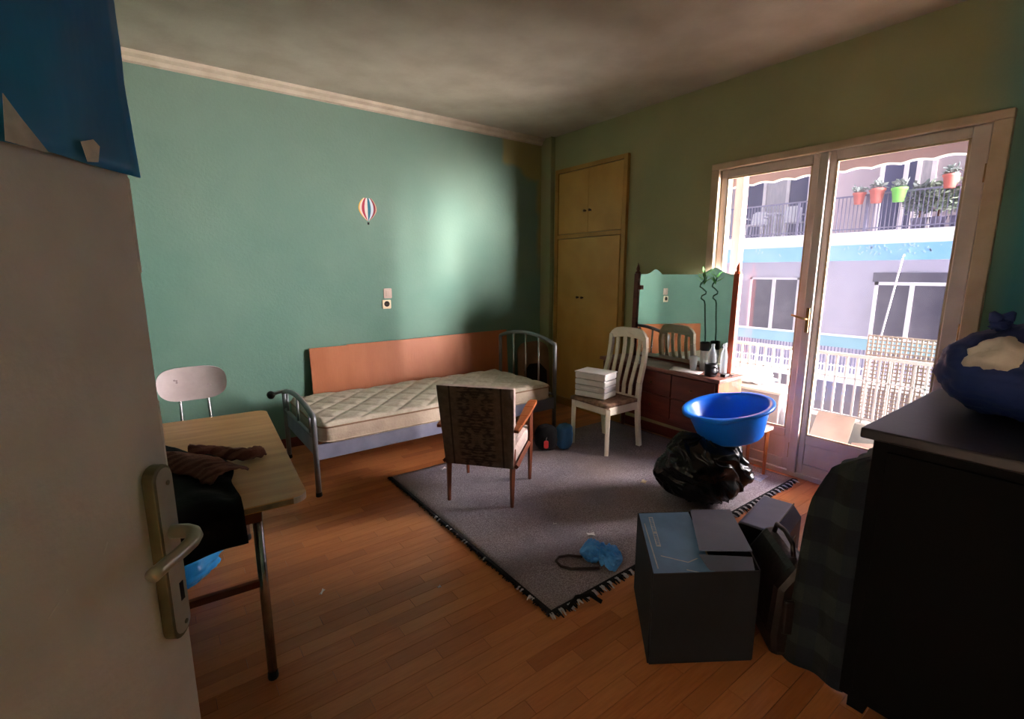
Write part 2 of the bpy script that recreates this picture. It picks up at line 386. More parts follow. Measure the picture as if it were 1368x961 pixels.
struct(MB().box(XL-.15, XW+.20, YN-.2, YN, 0, ZC).build('wall_front', M['bedwall']), 'sea green wall behind the black chest', 'wall')
hw = MB().box(XL-1.6, XL-1.5, -2.0, 2.0, 0, 2.7).box(XL-1.6, XL-.15, -2.1, -2.0, 0, 2.7).box(XL-1.6, XL-.15, 2.0, 2.1, 0, 2.7)
struct(hw.build('wall_hall', M['ceiling']), 'plain off-white hallway walls outside the room door', 'wall')
struct(MB().box(XL-1.6, XL-.15, -2.1, 2.1, 2.7, 2.8).build('ceiling_hall', M['ceiling']), 'plain hallway ceiling outside the room door', 'ceiling')
struct(MB().box(XL-1.6, XL-.2, -2.1, 2.1, -.2, 0).build('floor_hall', M['parquet']), 'parquet hallway floor outside the room door', 'floor')
struct(MB().box(3.775, XW, 4.33, YL, 0, ZC).build('trim_1', M['winwall'], None, bevel=.006), 'narrow boxed pipe casing in the room corner', 'pipe casing')
bb = MB().box(XL, 3.775, YL-.015, YL, 0, .09).build('baseboard_back', M['dark_wood'], bevel=.004); struct(bb, 'dark wooden skirting under the green wall', 'baseboard')
bb = MB().box(XW-.015, XW, 2.36, 3.22, 0, .09).build('baseboard_right', M['dark_wood'], bevel=.004); struct(bb, 'dark wooden skirting behind the dresser', 'baseboard')

# ---------------------------------------------------------------- room door (open leaf in the left foreground)
E0 = Vector((-.01, 1.16, 0)); dd = Vector((math.cos(R(57.2)), math.sin(R(57.2)), 0)); nn = Vector((dd.y, -dd.x, 0))
hinge = E0 - dd*.86
door = thing('door_1', 'open grey-white room door with a curved lever handle', 'door', hinge, math.atan2(dd.y, dd.x), kind='structure')
# local frame: +x along leaf to the free edge, -y towards the room side facing the camera
lf = MB().box(0, .86, 0, .042, .012, 2.08).build('door_leaf', M['door_paint'], door, bevel=.003)
mb = MB()
for q, (x, z, w, h, a) in enumerate(((.56,1.665,.022,.006,-.6),(.60,1.58,.012,.005,.0),(.55,1.62,.02,.003,.2),(.58,1.06,.045,.003,.5),(.68,1.09,.02,.003,.9))):
    mt = Matrix.Translation((x, -.0006, z)) @ Matrix.Rotation(-a, 4, 'Y'); MB().obox(mt, -w/2, w/2, 0, .001, -h/2, h/2).build('paint_chip', M['scuff'], lf)
for a in ((.853,.8607,1.55,1.72),(.855,.8606,1.08,1.3)): MB().box(a[0], a[1], -.0006, .01, a[2], a[3]).build('chipped_edge', M['scuff'], lf)
hp = MB()
def rrect(w, h, r, n=5):
    p = []
    for cx, cy, a0 in ((w/2-r, h/2-r, 0), (-w/2+r, h/2-r, 90), (-w/2+r, -h/2+r, 180), (w/2-r, -h/2+r, 270)):
        for i in range(n+1):
            a = R(a0 + 90*i/n); p.append((cx + r*math.cos(a), cy + r*math.sin(a)))
    return p
ZH = 1.04
hp.prism(rrect(.055, .37, .026), lambda u, v, t: Vector((.808+u, t, ZH-.04+v)), 0, -.022)
pl_ = hp.build('handle_plate', M['plate_dark'], door, bevel=.002)
MB().prism(rrect(.046, .355, .022), lambda u, v, t: Vector((.811+u, t, ZH-.04+v)), -.0222, -.0232).build('plate_face', M['plate_face'], pl_)
kh = MB(); kh.prism([(x*.006, z*.02) for x, z in ((-1,-1),(1,-1),(1,1),(-1,1))], lambda u, v, t: Vector((.818+u, t, ZH-.13+v)), -.0228, -.0238)
kh.build('keyhole', M['dark_hole'], pl_)
for z in (ZH+.105, ZH-.20): MB().lathe([(.005,0),(.005,.002),(.002,.003)], n=10, mat=Matrix.Translation((.818,-.023,z)) @ Matrix.Rotation(R(90),4,'X')).build('screw', M['plate_dark'], pl_)
pts = [(.812,-.018,ZH+.004),(.813,-.034,ZH+.004),(.813,-.052,ZH+.004),(.808,-.066,ZH+.003),(.797,-.075,ZH+.002),(.78,-.079,ZH),(.755,-.078,ZH-.002),(.72,-.074,ZH-.003),(.69,-.072,ZH-.003),(.675,-.072,ZH-.003)]
MB().tube(pts, [.0145,.014,.014,.014,.014,.0135,.0125,.012,.0125,.0125], 16).build('lever', M['handle'], door, smooth=True)
# blue plastic sheet hung over the top of the door
def sheet(u, v):
    x = .02 + u*.842
    if v < .12: t = v/.12; return (x, .05 - t*.065, 2.088 + .004*math.sin(u*20))
    t = (v-.12)/.88; z = 2.085 - t*.365 + .003*math.sin(u*9)*t
    return (x, -.014 - .006*math.sin(u*23 + t*3)*t - .004*noise.noise(Vector((u*9, t*4, 0))), z)
tag(MB().grid(sheet, 40, 24).build('plastic_sheet', M['blue_sheet'], None, True, solid=.003), 'bright blue plastic sheet hung over the top of the open door', 'plastic sheet')
sh = bpy.data.objects['plastic_sheet']; sh.location = hinge; sh.rotation_euler = (0,0,math.atan2(dd.y, dd.x))
for ox, oz, pg in ((.60,1.719,[(0,0),(.065,0),(.03,.035),(.008,.06)]), (.735,1.722,[(0,0),(.022,.004),(.03,.03),(.018,.038),(-.008,.028)])):
    MB().prism(pg, lambda u, v, t: Vector((ox+u, t, oz+v)), -.0235, -.0245).build('torn_patch', M['white_tear'], sh)

# ---------------------------------------------------------------- balcony door
bd = thing('door_2', 'white glazed double balcony door with brass handle', 'balcony door', (0,0,0), kind='structure')
cs = MB()
for a in ((3.80,3.85,2.285,2.355,0,2.37),(3.80,3.85,.605,.685,0,2.37),(3.80,3.85,.605,2.355,2.37,2.42)): cs.box(*a)
cs.build('casing', M['casing'], bd, bevel=.006)
fr = MB()
for a in ((3.87,3.97,2.26,2.30,.035,2.365),(3.87,3.97,.66,.70,.035,2.365),(3.85,3.97,.66,2.30,2.365,2.40),(3.83,4.04,.66,2.30,-.01,.035)): fr.box(*a)
fr.build('door_frame', M['white_wood'], bd, bevel=.004)
def leaf(y0, y1, x0, x1, kick, sa, sb):
    g0, g1, zt = y0+sa, y1-sb, 2.305
    lf = MB().box(x0, x1, y0, g0, .04, 2.363).box(x0, x1, g1, y1, .04, 2.363).box(x0, x1, g0, g1, zt, 2.363).box(x0, x1, g0, g1, kick-.07, kick).box(x0, x1, g0, g1, .04, .12)
    o = lf.build('leaf', M['white_wood'], bd, bevel=.005)
    MB().box(x0+.012, x1-.012, g0-.01, g1+.01, .11, kick-.06).build('kick_panel', M['white_wood'], o, bevel=.003)
    MB().box((x0+x1)/2-.002, (x0+x1)/2+.002, g0-.01, g1+.01, kick-.01, zt+.01).build('pane', M['pane'], o)
    for a in ((g0, g0+.012, kick, zt), (g1-.012, g1, kick, zt), (g0, g1, zt-.012, zt), (g0, g1, kick, kick+.012)):
        MB().box(x0+.004, x0+.02, *a).build('glazing_bead', M['casing'], o)
    return o
l1 = leaf(1.515, 2.285, 3.84, 3.88, .36, .085, .05)
l2 = leaf(.69, 1.513, 3.825, 3.865, .345, .08, .065)
MB().box(3.795, 3.83, 1.485, 1.545, .04, 2.363).build('cover_strip', M['white_wood'], bd, bevel=.006)
hb = MB().box(3.788, 3.797, 1.497, 1.521, 1.12, 1.30).build('latch_plate', M['brass'], bd, bevel=.002)
MB().tube([(3.79,1.509,1.22),(3.765,1.509,1.22),(3.752,1.512,1.222),(3.748,1.53,1.226),(3.746,1.60,1.245)], .008, 10).build('lever', M['brass'], bd, smooth=True)
for z in (.25, 1.2, 2.1): MB().tube([(3.818,.688,z-.05),(3.818,.688,z+.05)], .008, 8).build('hinge', M['brass'], bd, smooth=True)
MB().tube([(3.833,1.556,.14),(3.833,1.556,.26)], .007, 8).build('bolt', M['brass'], bd, smooth=True)
for y0, y1 in ((2.165, 2.235), (.70, .75)): MB().box(3.975, 4.05, y0, y1, .035, 2.365).build('shutter_track', M['pink_track'], bd, bevel=.004)

# ---------------------------------------------------------------- built-in cupboard in the window wall
cb = thing('built_in_cupboard', 'tall ochre yellow built-in wall cupboard beside the dresser', 'cupboard', (0,0,0))
fm = MB(); X0, X1 = 3.80, 3.839
for a in ((3.24,3.29,.0,2.68),(4.23,4.28,.0,2.68)): fm.box(X0, X1, a[0], a[1], a[2], a[3])
fm.box(X0, X1, 3.29, 4.23, 2.635, 2.68).box(X0, X1, 3.29, 4.23, 1.925, 1.97).box(X0, X1, 3.29, 4.23, 0, .09)
fm.build('frame', M['cupboard_frame'], cb, bevel=.004)
for (y0, y1, z0, z1, xo, kn) in ((3.295,3.757,1.975,2.63,.006,(3.72,2.20)),(3.763,4.225,1.975,2.63,.010,(3.80,2.20)),(3.295,3.835,.095,1.92,-.010,(3.79,1.28)),(3.841,4.225,.095,1.92,.010,(3.88,1.28))):
    dr = MB().box(X0+xo, X0+xo+.02, y0, y1, z0, z1).build('cupboard_door', M['cupboard'], cb, bevel=.003)
    MB().lathe([(.010,0),(.008,.012),(.014,.02),(.012,.03),(.004,.033)], n=14, mat=Matrix.Translation((X0+xo, kn[0], kn[1])) @ Matrix.Rotation(R(-90),4,'Y')).build('knob', M['knob'], dr, smooth=True)

# ---------------------------------------------------------------- wall fittings
bs = thing('balloon_sticker', 'striped hot-air balloon sticker on the green wall', 'sticker', (1.69, YL, 2.11))
cols = [('yellow_stripe',(232,178,60)),('orange_stripe',(226,208,190)),('red_stripe',(178,52,72)),('white_stripe',(226,216,206)),('teal_stripe',(28,110,130)),('sky_stripe',(206,214,222)),('maroon_stripe',(140,44,62)),('peach_stripe',(206,160,130))]
def bx(t): return .085*math.sin(math.pi*min(1, max(0, .08+.92*t)))**.62 if t < .5 else .085*(1-((t-.5)/.5)**1.7*.86)
for i, (nm, c) in enumerate(cols):
    u0, u1 = -1 + i*2/8, -1 + (i+1)*2/8; ts = [k/12 for k in range(13)]
    poly = [(math.sin(u0*1.4)/.985*bx(t), .115-.2*t) for t in ts] + [(math.sin(u1*1.4)/.985*bx(t), .115-.2*t) for t in reversed(ts)]
    MB().prism(poly, lambda u, v, t: Vector((u, -t, v)), 0, .0015).build(nm, mat('sticker_'+nm, c, c, 5, .6), bs)
MB().prism([(-.010,-.10),(.010,-.10),(.008,-.122),(-.008,-.122)], lambda u, v, t: Vector((u, -t, v)), 0, .0015).build('basket', M['dark_hole'], bs)
sw = thing('light_switch', 'pale pink wall switch plate directly above the socket', 'switch', (1.845, YL, 1.352))
MB().prism(rrect(.082,.095,.01), lambda u, v, t: Vector((u, -t, v)), 0, .009).build('plate', M['plate'], sw, bevel=.002)
MB().box(-.02,.02,-.014,-.008,-.028,.028).build('rocker', M['plate'], sw, bevel=.003)
so = thing('wall_socket', 'bright cream wall socket with a dark round recess', 'socket', (1.83, YL, 1.247))
MB().prism(rrect(.086,.086,.01), lambda u, v, t: Vector((u, -t, v)), 0, .011).build('plate', M['socket'], so, bevel=.002)
MB().lathe([(.027,0),(.027,.003),(.022,.004)], n=24, mat=Matrix.Translation((0,-.0105,.004)) @ Matrix.Rotation(R(90),4,'X')).build('recess', M['dark_hole'], so)
mb = MB()
for s_ in (-.009,.009): mb.lathe([(.003,0),(.003,.001)], n=8, mat=Matrix.Translation((s_,-.0145,.004)) @ Matrix.Rotation(R(90),4,'X'))
mb.build('pin_hole', M['brass'], so)

# ---------------------------------------------------------------- rug
rg = thing('rug', 'grey mauve rug with black-and-white fringe in mid-floor', 'rug', (0,0,0))
RX0, RX1, RY0, RY1 = 1.31, 3.77, 1.46, 3.33
MB().slab(lambda u, v: (RX0+.02+u*(RX1-RX0-.02), RY0+.02+v*(RY1-RY0-.02), .010+.0015*noise.noise(Vector((u*12, v*12, 0)))), (0,0,-.010), 60, 50).build('pile', M['rug'], rg, True)
MB().box(RX0, RX0+.022, RY0, RY1, 0, .011).box(RX0, RX1, RY0, RY0+.022, 0, .011).build('binding', M['rug_dark'], rg)
fw_, fb_ = MB(), MB()
def tuft(mb, x, y, dx, dy):
    r_ = random.uniform; mb.tube([(x, y, .010), (x+dx*.4+r_(-.004,.004), y+dy*.4+r_(-.004,.004), .012), (x+dx+r_(-.008,.008), y+dy+r_(-.008,.008), .005)], [.005,.0055,.003], 5)
k = 0; x = RX0
while x < RX1:
    tuft(fw_ if k % 5 in (0,1) else fb_, x, RY0+.006, 0, -random.uniform(.025,.045)); x += .011; k += 1
y = RY0
while y < RY1:
    tuft(fw_ if random.random() < .1 and y < 2.6 else fb_, RX0+.008, y, -random.uniform(.012,.022), 0); y += .012; k += 1
stuff(fw_.build('white_fringe', M['rug_white'], rg)); stuff(fb_.build('black_fringe', M['rug_dark'], rg))

# ---------------------------------------------------------------- bed, mattress, board behind it
bed = thing('bed', 'grey metal single bed frame with arched end panels', 'bed', (0,0,0))
BY0, BY1, BX0, BX1 = 3.345, 4.235, .80, 3.00
def end_panel(x, zp, za, nm, bars, low):
    fr_ = MB(); n = 18
    arch = [(x, BY0 + (BY1-BY0)*i/n, zp + (za-zp)*math.sin(math.pi*i/n)**.8) for i in range(n+1)]
    fr_.tube([(x, BY0, 0), (x, BY0, zp-.02)] + arch + [(x, BY1, zp-.02), (x, BY1, 0)], .019, 10)
    o = fr_.build(nm, M['steel'], bed, smooth=True)
    for t in bars:
        y = BY0 + (BY1-BY0)*t; zt = zp + (za-zp)*math.sin(math.pi*t)**.8
        MB().tube([(x, y, low), (x, y, zt-.005)], .010, 8).build('bar', M['chrome'] if zp > .7 else M['steel'], o, smooth=True)
    MB().tube([(x, BY0, low), (x, BY1, low)], .013, 8).build('crossbar', M['steel'], o, smooth=True)
    for y in (BY0, BY1): MB().lathe([(.021,0),(.023,.004),(.021,.03)], (x, y, 0), 12).build('foot_cap', M['black_rubber'], o)
    return o
fe = end_panel(BX0, .575, .635, 'foot_panel', (.12,.5,.88), .43)
he = end_panel(BX1, .88, .955, 'head_panel', (.27,.5,.73), .40)
MB().box(BX0+.004, BX0+.012, BY0+.02, BY1-.02, .28, .43).build('foot_plate', M['rail_steel'], bed)
for y in (BY0-.012, BY1-.012):
    MB().box(BX0, BX1, y, y+.024, .265, .375).build('side_rail', M['rail_steel'], bed, bevel=.005)
for i in range(14):
    x = BX0+.12+i*.15; MB().box(x, x+.06, BY0+.01, BY1-.01, .365, .378).build('slat', M['ply'], bed)
kb = MB().tube([(BX0, BY1, .585), (BX0-.06, BY1-.02, .582), (BX0-.11, BY1-.06, .578)], .013, 10).build('tube_stub', M['steel'], bed, smooth=True)
MB().lathe([(.030,0),(.034,.012),(.030,.026),(.012,.03)], n=16, mat=Matrix.Translation((BX0-.10, BY1-.05, .578)) @ Matrix.Rotation(math.atan2(-.6,-.8),4,'Z') @ Matrix.Rotation(R(90),4,'Y')).build('end_plug', M['black_rubber'], kb, smooth=True)

mt_ = thing('mattress', 'worn cream quilted mattress lying on the metal bed', 'mattress', (.835, 3.31, .379))
MLX, MLY, MH = 2.10, .93, .135
def qtop(u, v):
    x = u*MLX; y = v*MLY
    a = (x+y)/.26; b = (x-y)/.26
    q = min(abs(a-round(a)), abs(b-round(b)))
    e = min(x, MLX-x, y, MLY-y); edge = max(0, 1-e/.035)
    z = MH + .012*min(1, q*4.2)**.6*(1-edge) - .022*edge**2 + .012*noise.noise(Vector((x*2, y*2, 3)))
    # rounded corners
    rx = max(0, .08-min(x, MLX-x)); ry = max(0, .08-min(y, MLY-y)); r = math.hypot(rx, ry)
    if r > .08 and rx > 0 and ry > 0:
        s_ = .08/r; cx = .08 if x < MLX/2 else MLX-.08; cy = .08 if y < MLY/2 else MLY-.08
        x = cx + (x-cx)*s_; y = cy + (y-cy)*s_
    return (x, y, z)
MB().grid(qtop, 180, 84).build('quilted_top', M['quilt'], mt_, True)
ol = [(x+MLX/2, y+MLY/2) for x, y in rrect(MLX, MLY, .08, 8)]
def ring(k, z): return [(MLX/2+(x-MLX/2)*k, MLY/2+(y-MLY/2)*k, z) for x, y in ol]
sd = MB(); n = len(ol)
for (k0, z0), (k1, z1) in zip(((.985,0),(1.0,.012),(1.004,.06),(1.0,MH-.03),(1.0,MH-.022)), ((1.0,.012),(1.004,.06),(1.0,MH-.03),(1.0,MH-.022),(.998,MH-.014))):
    a = ring(k0, z0); b = ring(k1, z1); sd.add(a+b, [(i, (i+1)%n, n+(i+1)%n, n+i) for i in range(n)])
sd.add(ring(.985, 0), [tuple(range(n))])
sd.build('border', M['mattress_side'], mt_, True)
MB().tube([(x, y, MH-.018) for x, y, z in ring(1.004, 0)] + [ring(1.004, MH-.018)[0]], .006, 6).build('piping', mat('tan_piping', (150,120,96), (136,106,84), 8, .9), mt_, True)
MB().tube([(x, y, .014) for x, y, z in ring(1.004, 0)] + [ring(1.004, .014)[0]], .005, 6).build('piping', M['mattress_side'], mt_, True)

def lean(a, b, name, label, cat, matl, h, t=.012, top_in=.03, z0=0.0, outline=None):
    a = Vector(a); b = Vector(b); w = (b-a).length; u_ = (b-a).normalized(); nrm = Vector((-u_.y, u_.x, 0))
    poly = outline or [(0,0),(w,0),(w,h),(0,h)]
    mb = MB().prism(poly, lambda u, v, q: a + u_*u + Vector((0,0,z0+v)) + nrm*(q + top_in*v/h), 0, t)
    return tag(mb.build(name, matl, bevel=.002), label, cat)
lean((1.075, 4.40, 0), (3.245, 4.40, 0), 'plywood_board', 'long orange-brown plywood board leaning on the wall behind the bed', 'board', M['ply'], .895, .014, .06,
     outline=[(0,0),(2.17,0),(2.17,.905),(1.6,.90),(.9,.892),(.34,.892),(.33,.885),(0,.885)])
# rounded dark panel in the corner behind the head of the bed
pp = [(0,0),(.44,0),(.44,.62)] + [(.44-.17*(1-math.cos(R(a))), .62+.14*math.sin(R(a))) for a in range(15,91,15)] + [(.12,.755)] + [(.12-.12*math.sin(R(a)), .62+.135*math.cos(R(a))) for a in range(15,91,15)]
cp = thing('corner_panel', 'brown round-shouldered panel leaning in the corner behind the bed', 'panel', (3.30, 4.27, 0), R(-4))
tl = lambda u, v, t: Vector((u, t + v*.08, v))
MB().prism(pp, tl, 0, .02).build('panel', mat('drab_brown_board', (146,116,90), (122,94,72), 4, .7), cp, bevel=.003)
MB().prism([(.08,.42),(.16,.50),(.30,.50),(.40,.40),(.40,.2),(.08,.2)], tl, -.004, .001).build('dark_opening', M['dark_hole'], cp)

# ---------------------------------------------------------------- armchair seen from behind
ac = thing('armchair', 'wooden-armed lounge chair with brown patterned back', 'armchair', (1.81, 2.70, .010), R(39.6-90))
W2 = .225
def backpt(u, v, t):     # u across, v up, t thickness (+ forward)
    z = .275 + v*.555; y = -.235 - .085*v + t; x = u*(.235 + .02*v); return Vector((x, y, z))
bk = MB(); nu, nv = 9, 9
bk.slab(lambda a, b: backpt(a*2-1, b, -.008*math.sin(math.pi*a)*math.sin(math.pi*b)), (0, .012, 0), nu, nv)
bk.build('back_cover', M['damask'], ac, True)
MB().slab(lambda a, b: backpt((a*2-1)*.985, .01+b*.985, .010 + 0), (0, .07, 0), 9, 9).build('back_cushion', M['seat_fab'], ac, bevel=.012)
MB().slab(lambda a, b: Vector(((a*2-1)*.235, -.22+b*.50, .30 - .02*(1-b))), (0, 0, .125), 6, 6).build('seat_cushion', M['seat_fab'], ac, bevel=.03)
MB().box(-.225, .225, -.20, .22, .262, .300).build('seat_frame', M['leg_wood'], ac, bevel=.004)
for s_ in (-1, 1):
    MB().tube([(s_*.222, -.225, 0), (s_*.222, -.215, .2), (s_*.222, -.20, .40)], [.0135,.020,.022], 4).build('leg', M['leg_wood'], ac, bevel=.003)
    MB().tube([(s_*.245, .245, 0), (s_*.250, .235, .25), (s_*.252, .225, .565)], [.0135,.020,.019], 4).build('leg', M['leg_wood'], ac, bevel=.003)
    arm = MB(); ptsA = [(-.275,.545,.016),(-.18,.556,.022),(-.04,.574,.030),(.12,.592,.034),(.24,.600,.033),(.29,.600,.024)]
    for (y0, z0, w0), (y1, z1, w1) in zip(ptsA, ptsA[1:]):
        cx = s_*.262
        v = [(cx+i*w, y, z+j*.011) for (y, z, w) in ((y0,z0,w0),(y1,z1,w1)) for i, j in ((-1,-1),(1,-1),(1,1),(-1,1))]
        arm.add(v, [(3,2,1,0),(4,5,6,7),(0,1,5,4),(1,2,6,5),(2,3,7,6),(3,0,4,7)])
    arm.build('armrest', M['chair_wood'], ac, bevel=.004)
    MB().tube([(s_*.242, .23, .30), (s_*.246, .10, .30), (s_*.25, -.22, .285)], .017, 4).build('side_rail', M['leg_wood'], ac)

# ---------------------------------------------------------------- white dining chair (faces the bed side)
wc = thing('dining_chair', 'ivory painted dining chair with curved slat back and brown seat', 'chair', (3.165, 2.845, .010), R(90))
# local: +y forward, x across
for s_ in (-1, 1):
    MB().tube([(s_*.205, .195, 0), (s_*.205, .19, .41)], [.024,.029], 4).build('leg', M['white_chair'], wc, bevel=.004)
    pts = [(s_*.205, -.235, 0), (s_*.205, -.205, .22), (s_*.205, -.19, .42), (s_*.203, -.205, .58), (s_*.200, -.255, .75), (s_*.198, -.275, .88), (s_*.190, -.275, .98)]
    mb = MB()
    for a, b in zip(pts, pts[1:]): mb.bar(a, b, .042, .036, (0,1,0))
    mb.build('back_leg', M['white_chair'], wc, bevel=.004)
cr = MB(); n = 16
def crest(i, w): 
    a = math.pi*i/n; return
top = []
for i in range(n+1):
    t = i/n*2-1; top.append((t*.212, 1.05 - .075*abs(t)**5))
poly = top + [(t_, .935 + .03*(1-(t_/.2)**2)) for t_ in [.205-.41*i/n for i in range(n+1)]]
cr.prism([(u, v) for u, v in poly], lambda u, v, t: Vector((u, -.272 - .02*(1-(u/.21)**2) + t, v)), -.016, .016)
cr.build('crest_rail', M['white_chair'], wc, bevel=.005)
for k in range(4):
    x = -.126 + k*.084; mb = MB()
    pts = [(x*.86, -.195, .46), (x*.9, -.198, .55), (x*.94, -.235, .68), (x*.97, -.270, .80), (x, -.285, .90), (x, -.285, .965)]
    for a, b in zip(pts, pts[1:]): mb.bar(a, b, .036, .016, (0,1,0))
    mb.build('slat', M['white_chair'], wc, bevel=.003)
ap = MB().box(-.19,.19,.175,.2,.35,.42).box(-.19,.19,-.2,-.175,.37,.46).box(-.215,-.19,-.18,.19,.35,.42).box(.19,.215,-.18,.19,.35,.42)
ap.build('seat_rail', M['white_chair'], wc, bevel=.004)
MB().slab(lambda u, v: ((u*2-1)*.215, -.175+v*.40, .448 + .012*math.sin(math.pi*u)*math.sin(math.pi*v)), (0,0,-.028), 10, 10).build('seat_cushion', M['cushion'], wc, True)
# plastic drawer box standing on the seat
sb = thing('storage_box', 'frosted white plastic drawer box standing on the dining chair', 'storage box', (3.09, 2.90, .470), R(14))
for i in range(4):
    z = i*.053; MB().box(-.105,.105,-.15,.15,z+.002,z+.051).build('tray', M['translucent'] if i not in (1,) else M['frost2'], sb, bevel=.008)
    MB().box(-.108,-.1045,-.09,.09,z+.024,z+.034).build('tray_lip', M['translucent'], sb)
MB().box(-.110,.110,-.156,.156,.212,.224).build('lid', M['translucent'], sb, bevel=.005)

# ---------------------------------------------------------------- dresser with mirror
ds = thing('dresser', 'dark red wooden dresser with tall mirror beside the balcony door', 'dresser', (3.405, 1.92, .010), R(-3.4))
MB().box(.03, .34, .03, 1.28, .28, .70).build('carcass', M['dark_wood'], ds, bevel=.004)
MB().box(.032, .338, .025, .031, .28, .70).build('side_panel', M['lit_red_wood'], ds)
MB().box(0, .35, 0, 1.31, .70, .73).build('top', mat('worn_dresser_top', (150,100,88), (112,68,58), 5, .4, .05, 30, stretch=(3,.7,3)), ds, bevel=.006)
for k in range(3):
    y0 = .05+k*.41
    for z0, z1 in ((.30,.485),(.495,.69)):
        d_ = MB().box(.014, .031, y0, y0+.40, z0, z1).build('drawer', M['dark_wood'], ds, bevel=.004)
        MB().lathe([(.006,0),(.006,.010),(.012,.014),(.010,.022)], n=12, mat=Matrix.Translation((.015, y0+.20, (z0+z1)/2)) @ Matrix.Rotation(R(-90),4,'Y')).build('knob', M['knob'], d_, smooth=True)
for x in (.055, .30):
    for y in (.06, 1.25): MB().tube([(x, y, 0), (x, y, .28)], [.018,.028], 8).build('leg', M['dark_wood'], ds, smooth=True)
MB().box(.035, .335, .035, 1.275, .245, .28).build('plinth', M['dark_wood'], ds)
TLT = lambda x, z: x + .017*(z-.73)          # mirror leans back a touch
bb_ = MB().prism([(.15,.73),(1.145,.73),(1.145,1.48),(.15,1.48)], lambda u, v, t: Vector((TLT(t, v), u, v)), .327, .336).build('mirror_backboard', M['dark_wood'], ds)
cz = lambda y: 1.525 + (.045*math.exp(-((y-.95)/.06)**2) if y > .88 else 0) + .055*math.exp(-((y-.335)/.085)**2)
ys = [.155 + i*(1.14-.155)/70 for i in range(71)]
poly = [(y, cz(y)) for y in ys] + [(1.14,.75),(.155,.75)]
MB().prism(poly, lambda u, v, t: Vector((TLT(t, v), u, v)), .318, .3265).build('mirror', M['mirror'], ds)
for y, mt in ((.128, M['lit_red_wood']), (1.168, M['dark_wood'])):
    po = MB().prism([(y-.025,.73),(y+.025,.73),(y+.025,1.53),(y-.025,1.53)], lambda u, v, t: Vector((TLT(t, v), u, v)), .300, .345).build('mirror_post', mt, ds, bevel=.004)
    MB().lathe([(.026,0),(.026,.015),(.012,.025),(.018,.045),(.012,.065),(.004,.09),(.001,.105)], (.335, y, 1.53), 14).build('finial', mt, po, smooth=True)
MB().box(.312, .33, 1.10, 1.14, 1.38, 1.42).build('mirror_clip', M['dark_wood'], ds)

# things on the dresser
T = .740
def bottle(x, y, h, r, label):
    t = thing('bottle', label, 'bottle', (x, y, T))
    MB().lathe([(r*.9,0),(r,.01),(r,h*.30),(r*.93,h*.34),(r,h*.38),(r,h*.60),(r*.85,h*.70),(r*.45,h*.84),(r*.36,h*.90),(r*.36,h*.93)], n=20).build('body', M['glass_clear'], t, True)
    MB().lathe([(r*.42,h*.92),(r*.42,h*.99),(r*.36,h)], n=16).build('cap', M['glass_clear'], t, True)
bottle(3.645, 2.135, .235, .034, 'clear bottle behind the black mug on the dresser')
bottle(3.665, 2.045, .245, .027, 'slim clear bottle nearest the red mirror post')
tb = thing('drinking_glass', 'clear glass tumbler left of the bottles on the dresser', 'glass', (3.60, 2.275, T))
MB().lathe([(.028,0),(.034,.12),(.032,.12),(.027,.006)], n=20).build('body', M['glass_clear'], tb, True)
cu = thing('mug', 'black mug at the front of the dresser top', 'mug', (3.50, 2.055, T))
MB().lathe([(.036,0),(.046,.006),(.048,.05),(.046,.10),(.041,.10),(.042,.012)], n=24).build('body', M['black_plastic'], cu, True)
MB().tube([(-.02,-.042,.08),(-.025,-.066,.075),(-.025,-.07,.05),(-.02,-.06,.03),(-.02,-.043,.025)], .006, 8).build('handle', M['black_plastic'], cu, True)
pa = MB().slab(lambda u, v: (3.45+u*.13, 2.13+v*.27+.04*u, T+.004+.006*math.sin(math.pi*u)*math.sin(2*v)+.010*u*v), (0,0,-.003), 10, 12).build('paper_sheet', M['paper'], None, True)
tag(pa, 'white sheet of paper on the dresser beside the mug', 'paper')
ga = thing('phone_charger', 'small black gadget with cord on the dresser edge', 'charger', (3.57, 1.975, T))
MB().box(-.03,.03,-.022,.022,0,.022).build('block', M['black_plastic'], ga, bevel=.005)
MB().tube([(.03,0,.012),(.06,.01,.006),(.085,.0,.005),(.08,-.03,.005),(.03,-.035,.005)], .004, 6).build('cord', M['black_plastic'], ga, True)
# curly bamboo in a dark-topped jar
vp = thing('curly_bamboo', 'curly bamboo cutting in a dark-rimmed glass jar before the mirror', 'plant', (3.675, 2.225, T))
MB().lathe([(.030,0),(.036,.01),(.036,.16),(.034,.17)], n=20).build('jar', M['glass_clear'], vp, True)
MB().lathe([(.037,.168),(.040,.172),(.040,.235),(.034,.240),(.030,.172)], n=20).build('jar_collar', M['black_plastic'], vp, True)
sp = [(0,0,.20),(.0,.004,.32),(-.0,.018,.44),(0,.028,.555),(0,.036,.58),(0,.066,.598),(0,.060,.62),(0,.026,.638),(0,.024,.655),(0,.056,.68),(0,.083,.695),(0,.078,.72),(0,.050,.745),(0,.045,.775)]
MB().tube(sp, .0062, 8).build('stem', M['stem'], vp, True)
random.seed(3)
for k in range(9):
    a = k*2.4; z = .71+.011*k; l_ = random.uniform(.07,.12); b0 = Vector((0,.05,z)); d_ = Vector((math.cos(a)*.3, math.sin(a), .55)).normalized(); s2 = d_.cross(Vector((0,0,1))).normalized()
    mb = MB(); w_ = .013
    pts = [b0, b0+d_*l_*.4+s2*w_, b0+d_*l_, b0+d_*l_*.4-s2*w_]; up_ = Vector((0,0,.0015))
    mb.add(pts+[p+up_ for p in pts], [(0,1,2,3),(7,6,5,4),(0,4,5,1),(1,5,6,2),(2,6,7,3),(3,7,4,0)]); mb.build('leaf', M['leaf'], vp)

